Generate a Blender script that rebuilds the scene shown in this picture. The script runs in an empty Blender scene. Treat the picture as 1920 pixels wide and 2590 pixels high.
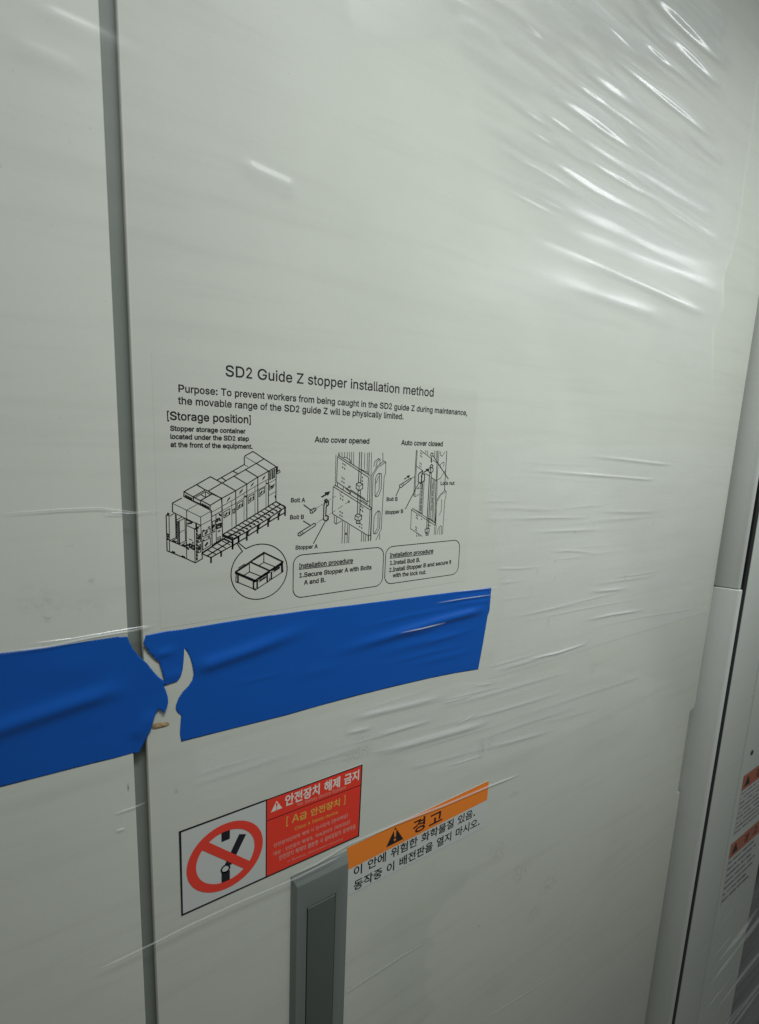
import bpy, bmesh, math, random
import numpy as np
from mathutils import Vector, Matrix
from mathutils.geometry import tessellate_polygon, delaunay_2d_cdt

random.seed(7)
scene = bpy.context.scene
C = scene.collection

# ------------------------------------------------------------------ camera
D = 0.37            # metres from the lens to the plane of the door fronts
HC = 1.62           # height of the lens above the floor
FPX, PW, PH = 1180.0, 1920.0, 2590.0
YAW, PITCH, ROLL = math.radians(31.1513), math.radians(8.7688), math.radians(-2.2495)


def cam_axes():
    cy, sy, cp, sp = math.cos(YAW), math.sin(YAW), math.cos(PITCH), math.sin(PITCH)
    f = Vector((sy * cp, cy * cp, -sp))
    r = Vector((cy, -sy, 0))
    d = f.cross(r)
    cr, sr = math.cos(ROLL), math.sin(ROLL)
    return cr * r + sr * d, -sr * r + cr * d, f


RX, DN, FW = cam_axes()
CAM = Vector((0, -D, HC))
cam = bpy.data.cameras.new('camera')
cam.sensor_fit = 'VERTICAL'
cam.sensor_height = 24.0
cam.lens = FPX / PH * 24.0
cam.clip_start, cam.clip_end = 0.02, 50
cam_o = bpy.data.objects.new('camera', cam)
cam_o.matrix_world = Matrix(((RX.x, -DN.x, -FW.x, CAM.x), (RX.y, -DN.y, -FW.y, CAM.y), (RX.z, -DN.z, -FW.z, CAM.z), (0, 0, 0, 1)))
C.objects.link(cam_o)
scene.camera = cam_o

# ------------------------------------------------------------------ light
world = bpy.data.worlds.new('World')
scene.world = world
world.use_nodes = True
bg = world.node_tree.nodes['Background']
bg.inputs['Color'].default_value = (0.80, 0.86, 0.82, 1)
bg.inputs['Strength'].default_value = 0.108


def ceiling_or_added_lamp(loc, aim, sx, sy, power, col, spread):
    l = bpy.data.lights.new('ceiling_or_added_lamp', 'AREA')
    l.shape = 'RECTANGLE'
    l.size, l.size_y = sx, sy
    l.energy = power
    l.color = col
    l.spread = math.radians(spread)
    o = bpy.data.objects.new('ceiling_or_added_lamp', l)
    o.location = loc
    o.rotation_euler = (Vector(aim) - Vector(loc)).to_track_quat('-Z', 'Y').to_euler()
    C.objects.link(o)
    return o


LAMPCOL = (0.93, 0.98, 1.0)
LAMP_A = (0.50, -0.72, HC + 1.05)          # over the door
ADDED_LAMP = (3.60, -1.60, HC + 1.20)          # added, unseen: set where the film's creases mirror it
LAMP_B = (2.70, -2.20, HC + 1.20)          # farther along the aisle; it is what the film's folds mirror
ceiling_or_added_lamp(LAMP_A, (0.50, 0, HC - 0.03), 1.15, 0.20, 3.0, LAMPCOL, 56)
ceiling_or_added_lamp(LAMP_B, (0.68, 0, HC + 0.34), 0.95, 0.32, 0.84, LAMPCOL, 48)
ceiling_or_added_lamp(ADDED_LAMP, (0.60, 0, HC - 0.10), 0.90, 0.20, 0.55, LAMPCOL, 60)

vs = scene.view_settings
vs.view_transform = 'Standard'
vs.look = 'None'
vs.exposure = 0.0
vs.gamma = 1.0
vs.use_curve_mapping = False
try:
    scene.cycles.use_denoising = True
    scene.cycles.max_bounces = 10
    scene.cycles.transparent_max_bounces = 16
    scene.cycles.sample_clamp_indirect = 6
except Exception:
    pass


# ------------------------------------------------------------------ helpers
def ray(px, py):
    return (RX * ((px - PW / 2) / FPX) + DN * ((py - PH / 2) / FPX) + FW)


def at(px, py, dep=0.0):
    """point of the photograph -> point on the plane Y = -dep (the door fronts are Y = 0)"""
    d = ray(px, py)
    return CAM + d * ((D - dep) / d.y)


def pl(px, py, dep=0.0):
    p = at(px, py, dep)
    return (p.x, p.z)


class Crop:
    """an enlarged piece of the photograph: its own pixels -> the photograph's pixels"""
    def __init__(s, ox, oy, k):
        s.ox, s.oy, s.k = ox, oy, k

    def __call__(s, pts):
        return [(s.ox + x * s.k, s.oy + y * s.k) for x, y in pts]


def link_mesh(name, me, mat, parent=None):
    o = bpy.data.objects.new(name, me)
    if mat:
        me.materials.append(mat)
    C.objects.link(o)
    if parent:
        o.parent = parent
        o.matrix_parent_inverse = parent.matrix_world.inverted()
    return o


def mesh(name, verts, faces, mat, parent=None, smooth=False):
    me = bpy.data.meshes.new(name)
    me.from_pydata([tuple(v) for v in verts], [], faces)
    me.update()
    if smooth:
        me.polygons.foreach_set('use_smooth', [True] * len(me.polygons))
    return link_mesh(name, me, mat, parent)


def thing(name, label, cat, loc, group=None):
    o = bpy.data.objects.new(name, None)
    o.empty_display_size = 0.02
    o.location = loc
    C.objects.link(o)
    o['label'], o['category'] = label, cat
    if group:
        o['group'] = group
    bpy.context.view_layer.update()
    return o


def tag(o, label, cat, group=None):
    o['label'], o['category'] = label, cat
    if group:
        o['group'] = group
    return o


def box_bm(bm, x0, x1, y0, y1, z0, z1):
    v = [bm.verts.new(p) for p in ((x0, y0, z0), (x1, y0, z0), (x1, y1, z0), (x0, y1, z0), (x0, y0, z1), (x1, y0, z1), (x1, y1, z1), (x0, y1, z1))]
    for f in ((0, 1, 5, 4), (1, 2, 6, 5), (2, 3, 7, 6), (3, 0, 4, 7), (4, 5, 6, 7), (3, 2, 1, 0)):
        bm.faces.new([v[i] for i in f])


def bm_obj(name, bm, mat, parent=None, smooth=True):
    bmesh.ops.recalc_face_normals(bm, faces=bm.faces)
    me = bpy.data.meshes.new(name)
    bm.to_mesh(me)
    bm.free()
    if smooth:
        me.polygons.foreach_set('use_smooth', [True] * len(me.polygons))
        me.set_sharp_from_angle(angle=math.radians(35))
    return link_mesh(name, me, mat, parent)


def slab(name, outline, y0, y1, mat, parent=None, bevel=0.0, segs=3):
    """an (x, z) outline given thickness from y0 (front) to y1 (back), front edge rounded"""
    bm = bmesh.new()
    n = len(outline)
    f = [bm.verts.new((x, y0, z)) for x, z in outline]
    b = [bm.verts.new((x, y1, z)) for x, z in outline]
    bm.faces.new(f)
    bm.faces.new(b[::-1])
    for i in range(n):
        bm.faces.new((f[i], f[(i + 1) % n], b[(i + 1) % n], b[i]))
    bmesh.ops.recalc_face_normals(bm, faces=bm.faces)
    if bevel:
        fs = set(f)
        ed = [e for e in bm.edges if e.verts[0] in fs and e.verts[1] in fs]
        bmesh.ops.bevel(bm, geom=ed, offset=bevel, segments=segs, profile=0.5, affect='EDGES')
    return bm_obj(name, bm, mat, parent)


class Flat:
    """collects thin printed shapes (polygons, strokes, letters) that lie on one plane; one mesh in the end"""
    def __init__(s, dep):
        s.dep, s.v, s.f = dep, [], []

    def poly_xz(s, loops):
        vec = [[Vector((x, z, 0)) for x, z in L] for L in loops]
        flat = [p for L in vec for p in L]
        o = len(s.v)
        s.v += [(p.x, -s.dep, p.y) for p in flat]
        for t in tessellate_polygon(vec):
            s.f.append(tuple(o + i for i in t))

    def poly(s, pts, holes=()):
        s.poly_xz([[pl(x, y) for x, y in pts]] + [[pl(x, y) for x, y in h] for h in holes])

    def stroke_xz(s, p, w, closed=False):
        p = [Vector(q) for q in p]
        if closed:
            p = p + [p[0]]
        for a, b in zip(p, p[1:]):
            t = b - a
            if t.length < 1e-7:
                continue
            t.normalize()
            n = Vector((-t.y, t.x)) * (w / 2)
            e = t * (w * 0.3)
            o = len(s.v)
            for q in (a - e + n, b + e + n, b + e - n, a - e - n):
                s.v.append((q.x, -s.dep, q.y))
            s.f.append((o, o + 1, o + 2, o + 3))

    def stroke(s, pts, w, closed=False):
        s.stroke_xz([pl(x, y) for x, y in pts], w * D / 1000.0, closed)

    def ring_xz(s, c, r, w, a0=0, a1=2 * math.pi, n=72):
        pts = [(c[0] + r * math.cos(a0 + (a1 - a0) * i / n), c[1] + r * math.sin(a0 + (a1 - a0) * i / n)) for i in range(n + 1)]
        s.stroke_xz(pts, w)

    def annulus_xz(s, c, r, w, n=96):
        o = len(s.v)
        for i in range(n):
            t = 2 * math.pi * i / n
            for q in (r - w / 2, r + w / 2):
                s.v.append((c[0] + q * math.cos(t), -s.dep, c[1] + q * math.sin(t)))
        for i in range(n):
            j = (i + 1) % n
            s.f.append((o + 2 * i, o + 2 * i + 1, o + 2 * j + 1, o + 2 * j))

    def build(s, name, mat, parent):
        v, f = s.v, []
        for q in s.f:                                    # all face the room (-Y)
            a, b, c = (Vector(v[i]) for i in q[:3])
            f.append(q if (b - a).cross(c - a).y < 0 else q[::-1])
        return mesh(name, v, f, mat, parent)

    def text(s, txt, p0, p1, h=None, bold=0.0, base=True):
        """letters from the pixel p0 to the pixel p1 along a base line; h = ink height in pixels at p0"""
        kor = any(ord(c) > 0x1100 for c in txt)
        lat = 0.64 if kor else 1.0
        items, x = [], 0.0
        for ch in txt:
            adv, loops = GL[ch]
            kz = lat if ord(ch) < 0x1100 else 1.0
            k = HELV[ch] * 0.70 / max(adv, 1) * kz if ch in HELV else kz
            for L in loops:
                items.append([(x + u * k, w * kz) for u, w in L])
            x += adv * k
        xs = [u for L in items for u, w in L]
        zs = [w for L in items for u, w in L]
        x0, x1 = min(xs), max(xs)
        z0 = 0.0 if base else min(zs)
        z1 = max(zs)
        a, b = Vector(pl(*p0)), Vector(pl(*p1))
        ux = (b - a) / (x1 - x0)
        up = Vector((-ux.y, ux.x))
        if h:
            t = Vector(pl(p0[0], p0[1] - h))
            up = up.normalized() * ((t - a).length / (z1 - z0))
        x = 0.0
        g = bold * D / 2000.0 / max(ux.length, 1e-9)
        for ch in txt:
            adv, loops = GL[ch]
            kz = lat if ord(ch) < 0x1100 else 1.0
            k = HELV[ch] * 0.70 / max(adv, 1) * kz if ch in HELV else kz
            if loops:
                vv, ff = glyph_mesh(ch, round(g, 1))
                o = len(s.v)
                for u, w in vv:
                    q = a + ux * (x + u * k - x0) + up * (w * kz - z0)
                    s.v.append((q.x, -s.dep, q.y))
                s.f += [tuple(o + i for i in t) for t in ff]
            x += adv * k
        return a, b


def fatten(L, g):
    """an outline moved outwards by g (inwards if negative)"""
    if not g:
        return L
    area = sum(x0 * y1 - x1 * y0 for (x0, y0), (x1, y1) in zip(L, L[1:] + L[:1]))
    sg = 1 if area > 0 else -1
    out, n = [], len(L)
    for i in range(n):
        p, a, b = Vector(L[i]), Vector(L[i - 1]), Vector(L[(i + 1) % n])
        d1, d2 = (p - a), (b - p)
        if d1.length < 1e-9 or d2.length < 1e-9:
            out.append(tuple(p))
            continue
        n1, n2 = Vector((d1.y, -d1.x)).normalized(), Vector((d2.y, -d2.x)).normalized()
        m = n1 + n2
        if m.length < 0.3:
            m = n1
        m = m.normalized()
        k = 1 / max(0.6, m.dot(n1))
        out.append(tuple(p + m * (g * sg * k)))
    for _ in range(3):                                   # edges that turned over shrink to a point
        keep, n = [], len(out)
        flip = [(out[(i + 1) % n][0] - out[i][0]) * (L[(i + 1) % n][0] - L[i][0]) + (out[(i + 1) % n][1] - out[i][1]) * (L[(i + 1) % n][1] - L[i][1]) < 0 for i in range(n)]
        if not any(flip) or n < 5:
            break
        res, src, i, skip0 = [], [], 0, flip[-1]
        while i < n:
            if flip[i] and i < n - 1:
                res.append(((out[i][0] + out[i + 1][0]) / 2, (out[i][1] + out[i + 1][1]) / 2))
                src.append(L[i])
                i += 2
            else:
                res.append(out[i])
                src.append(L[i])
                i += 1
        out, L = res, src
    return out


def inside(p, L):
    c = False
    for (x0, y0), (x1, y1) in zip(L, L[1:] + L[:1]):
        if (y0 > p[1]) != (y1 > p[1]) and p[0] < (x1 - x0) * (p[1] - y0) / (y1 - y0) + x0:
            c = not c
    return c


def winding(p, L):
    w = 0
    for (x0, y0), (x1, y1) in zip(L, L[1:] + L[:1]):
        c = (x1 - x0) * (p[1] - y0) - (y1 - y0) * (p[0] - x0)
        if y0 <= p[1] < y1 and c > 0:
            w += 1
        elif y1 <= p[1] < y0 and c < 0:
            w -= 1
    return w


def nest(G):
    """outlines grouped as (outer, holes); strokes that merely overlap are outers of their own"""
    def within(L, M):
        c = (sum(p[0] for p in L) / len(L), sum(p[1] for p in L) / len(L))
        return M is not L and winding(c, M) != 0 and all(winding(p, M) != 0 for p in L[::max(1, len(L) // 4)])
    depth = [sum(within(L, M) for M in G) for L in G]
    return [(L, [M for M, e in zip(G, depth) if e == d + 1 and within(M, L)]) for L, d in zip(G, depth) if d % 2 == 0]


_glyphs = {}


def glyph_mesh(ch, g):
    """one letter as triangles, its strokes thickened by g; overlapping outlines become one surface"""
    if (ch, g) in _glyphs:
        return _glyphs[ch, g]
    groups = [(fatten(o, g), [fatten(h, -g) for h in hs]) for o, hs in nest([list(L) for L in GL[ch][1]])]
    pts, edges = [], []
    for o, hs in groups:
        for L in [o] + hs:
            n0 = len(pts)
            pts += [Vector(p) for p in L]
            edges += [(n0 + i, n0 + (i + 1) % len(L)) for i in range(len(L))]
    vo, eo, fo, *_ = delaunay_2d_cdt(pts, edges, [], 0, 1e-3)
    vv = [(p.x, p.y) for p in vo]
    ff = []
    for f in fo:
        c = (sum(vv[i][0] for i in f) / len(f), sum(vv[i][1] for i in f) / len(f))
        if any(winding(c, o) and not any(winding(c, h) for h in hs) for o, hs in groups):
            ff.append(tuple(f))
    _glyphs[ch, g] = (vv, ff)
    return vv, ff


# ------------------------------------------------------------------ materials
def mat_new(name):
    m = bpy.data.materials.new(name)
    m.use_nodes = True
    return m, m.node_tree, m.node_tree.nodes['Principled BSDF']


def node(t, kind, **kw):
    n = t.nodes.new(kind)
    for k, v in kw.items():
        setattr(n, k, v)
    return n


def sock(t, a, b):
    t.links.new(a, b)


def value_mix(t, fac, a, b):
    m = node(t, 'ShaderNodeMix', data_type='RGBA')
    if hasattr(fac, 'is_output'):
        sock(t, fac, m.inputs[0])
    else:
        m.inputs[0].default_value = fac
    for i, c in ((6, a), (7, b)):
        if hasattr(c, 'is_output'):
            sock(t, c, m.inputs[i])
        else:
            m.inputs[i].default_value = (*c, 1)
    return m.outputs[2]


def math_node(t, op, a, b=None, clamp=False):
    n = node(t, 'ShaderNodeMath', operation=op, use_clamp=clamp)
    for i, s in enumerate((a, b)):
        if s is None:
            continue
        if hasattr(s, 'is_output'):
            sock(t, s, n.inputs[i])
        else:
            n.inputs[i].default_value = s
    return n.outputs[0]


def noise(t, vec, scale, detail=4, rough=0.6):
    n = node(t, 'ShaderNodeTexNoise')
    sock(t, vec, n.inputs['Vector'])
    n.inputs['Scale'].default_value = scale
    n.inputs['Detail'].default_value = detail
    n.inputs['Roughness'].default_value = rough
    return n.outputs['Fac']


def ramp(t, fac, a, b):
    n = node(t, 'ShaderNodeMapRange')
    sock(t, fac, n.inputs[0])
    n.inputs[1].default_value, n.inputs[2].default_value = a, b
    return n.outputs[0]


def pos_vec(t, scale=(1, 1, 1), rot=(0, 0, 0)):
    g = node(t, 'ShaderNodeNewGeometry')
    m = node(t, 'ShaderNodeMapping')
    sock(t, g.outputs['Position'], m.inputs['Vector'])
    m.inputs['Scale'].default_value = scale
    m.inputs['Rotation'].default_value = rot
    return m.outputs[0]


PAINT = (0.595, 0.610, 0.530)


def paint_material(name, base=PAINT, rough=0.58, spots=(), dirt=0.06, bump=0.0):
    """powder-coated sheet steel: faint orange peel, wiped dirt, and scuffs where the photograph has them"""
    m, t, p = mat_new(name)
    v = pos_vec(t)
    streak = pos_vec(t, (4, 1, 60), (0, math.radians(14), 0))
    big = noise(t, v, 6, 3)
    wipe = noise(t, streak, 1.0, 4)
    d = math_node(t, 'MULTIPLY', ramp(t, wipe, 0.50, 0.80), dirt)
    d2 = math_node(t, 'MULTIPLY', ramp(t, big, 0.45, 0.75), dirt * 0.6)
    col = value_mix(t, math_node(t, 'ADD', d, d2), base, tuple(c * k for c, k in zip(base, (0.42, 0.42, 0.40))))
    mott = ramp(t, noise(t, v, 260, 3, 0.7), 0.35, 0.7)
    col = value_mix(t, math_node(t, 'MULTIPLY', mott, 0.05), col, tuple(c * 0.6 for c in base))
    speck = ramp(t, noise(t, v, 520, 1, 0.5), 0.765, 0.80)
    col = value_mix(t, math_node(t, 'MULTIPLY', speck, 0.45), col, (0.16, 0.15, 0.13))
    g = node(t, 'ShaderNodeNewGeometry')
    for (cx, cz, rx, rz, amt, scl) in spots:
        mp = node(t, 'ShaderNodeVectorMath', operation='SUBTRACT')
        sock(t, g.outputs['Position'], mp.inputs[0])
        mp.inputs[1].default_value = (cx, 0, cz)
        sc = node(t, 'ShaderNodeVectorMath', operation='MULTIPLY')
        sock(t, mp.outputs[0], sc.inputs[0])
        sc.inputs[1].default_value = (1 / rx, 0, 1 / rz)
        ln = node(t, 'ShaderNodeVectorMath', operation='LENGTH')
        sock(t, sc.outputs[0], ln.inputs[0])
        fall = ramp(t, ln.outputs['Value'], 1.0, 0.35)
        nz = ramp(t, noise(t, v, scl, 5, 0.75), 0.46, 0.66)
        k = math_node(t, 'MULTIPLY', math_node(t, 'MULTIPLY', fall, nz), amt, True)
        col = value_mix(t, k, col, (0.10, 0.10, 0.09))
    sock(t, col, p.inputs['Base Color'])
    p.inputs['Specular IOR Level'].default_value = 0.30
    r = node(t, 'ShaderNodeMapRange')
    sock(t, big, r.inputs[0])
    r.inputs[3].default_value, r.inputs[4].default_value = rough - 0.05, rough + 0.07
    sock(t, r.outputs[0], p.inputs['Roughness'])
    b = node(t, 'ShaderNodeBump')
    b.inputs['Strength'].default_value = 0.06
    b.inputs['Distance'].default_value = 0.0004
    sock(t, noise(t, v, 900, 2), b.inputs['Height'])
    sock(t, b.outputs[0], p.inputs['Normal'])
    return m


def plain_material(name, base, rough=0.5, spec=0.5, var=0.08, scale=40):
    m, t, p = mat_new(name)
    v = pos_vec(t)
    k = math_node(t, 'MULTIPLY', noise(t, v, scale, 4), var * 2)
    sock(t, value_mix(t, k, base, tuple(c * 0.55 for c in base)), p.inputs['Base Color'])
    p.inputs['Roughness'].default_value = rough
    p.inputs['Specular IOR Level'].default_value = spec
    return m


def film_material(name, haze=0.05, rough=0.10, gain=1.6, streak_rot=25):
    """clear stretch film: lets light through, mirrors lamps weakly, a little milky where it is not stuck down"""
    m, t, p = mat_new(name)
    t.nodes.remove(p)
    out = t.nodes['Material Output']
    tr = node(t, 'ShaderNodeBsdfTransparent')
    tr.inputs['Color'].default_value = (1, 1, 1, 1)
    gl = node(t, 'ShaderNodeBsdfGlossy')
    gl.inputs['Roughness'].default_value = rough
    df = node(t, 'ShaderNodeBsdfDiffuse')
    df.inputs['Color'].default_value = (0.93, 0.95, 0.93, 1)
    fr = node(t, 'ShaderNodeFresnel')
    fr.inputs['IOR'].default_value = 1.48
    loose = node(t, 'ShaderNodeAttribute', attribute_name='loose').outputs['Fac']
    milk = node(t, 'ShaderNodeAttribute', attribute_name='milk').outputs['Fac']
    v = pos_vec(t, (3, 1, 45), (0, math.radians(-streak_rot), 0))
    nz = ramp(t, noise(t, v, 1.0, 3), 0.30, 0.75)
    hz = math_node(t, 'MULTIPLY', math_node(t, 'MULTIPLY', milk, math_node(t, 'ADD', math_node(t, 'MULTIPLY', nz, 0.6), 0.55)), haze, True)
    mx = node(t, 'ShaderNodeMixShader')
    sock(t, hz, mx.inputs[0])
    sock(t, tr.outputs[0], mx.inputs[1])
    sock(t, df.outputs[0], mx.inputs[2])
    mg = node(t, 'ShaderNodeMixShader')
    sock(t, math_node(t, 'MULTIPLY', math_node(t, 'MINIMUM', math_node(t, 'MULTIPLY', fr.outputs[0], gain), 0.075 * gain), loose, True), mg.inputs[0])
    sock(t, mx.outputs[0], mg.inputs[1])
    wide = node(t, 'ShaderNodeBsdfGlossy')
    wide.inputs['Roughness'].default_value = 0.36
    two = node(t, 'ShaderNodeMixShader')
    two.inputs[0].default_value = 0.55
    sock(t, gl.outputs[0], two.inputs[1])
    sock(t, wide.outputs[0], two.inputs[2])
    sock(t, two.outputs[0], mg.inputs[2])
    sock(t, mg.outputs[0], out.inputs['Surface'])
    return m


def stuck_film_material(name):
    """film pressed wetly against the paint: the paint looks a shade deeper through it"""
    m, t, p = mat_new(name)
    t.nodes.remove(p)
    milk = node(t, 'ShaderNodeAttribute', attribute_name='milk').outputs['Fac']
    a_, b_ = node(t, 'ShaderNodeBsdfTransparent'), node(t, 'ShaderNodeBsdfTransparent')
    b_.inputs['Color'].default_value = (0.925, 0.936, 0.914, 1)
    mx = node(t, 'ShaderNodeMixShader')
    sock(t, milk, mx.inputs[0])
    sock(t, a_.outputs[0], mx.inputs[1])
    sock(t, b_.outputs[0], mx.inputs[2])
    sock(t, mx.outputs[0], t.nodes['Material Output'].inputs['Surface'])
    return m


INK = plain_material('black_ink', (0.012, 0.013, 0.012), 0.45)
GREYINK = plain_material('grey_ink', (0.10, 0.105, 0.10), 0.5)

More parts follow.
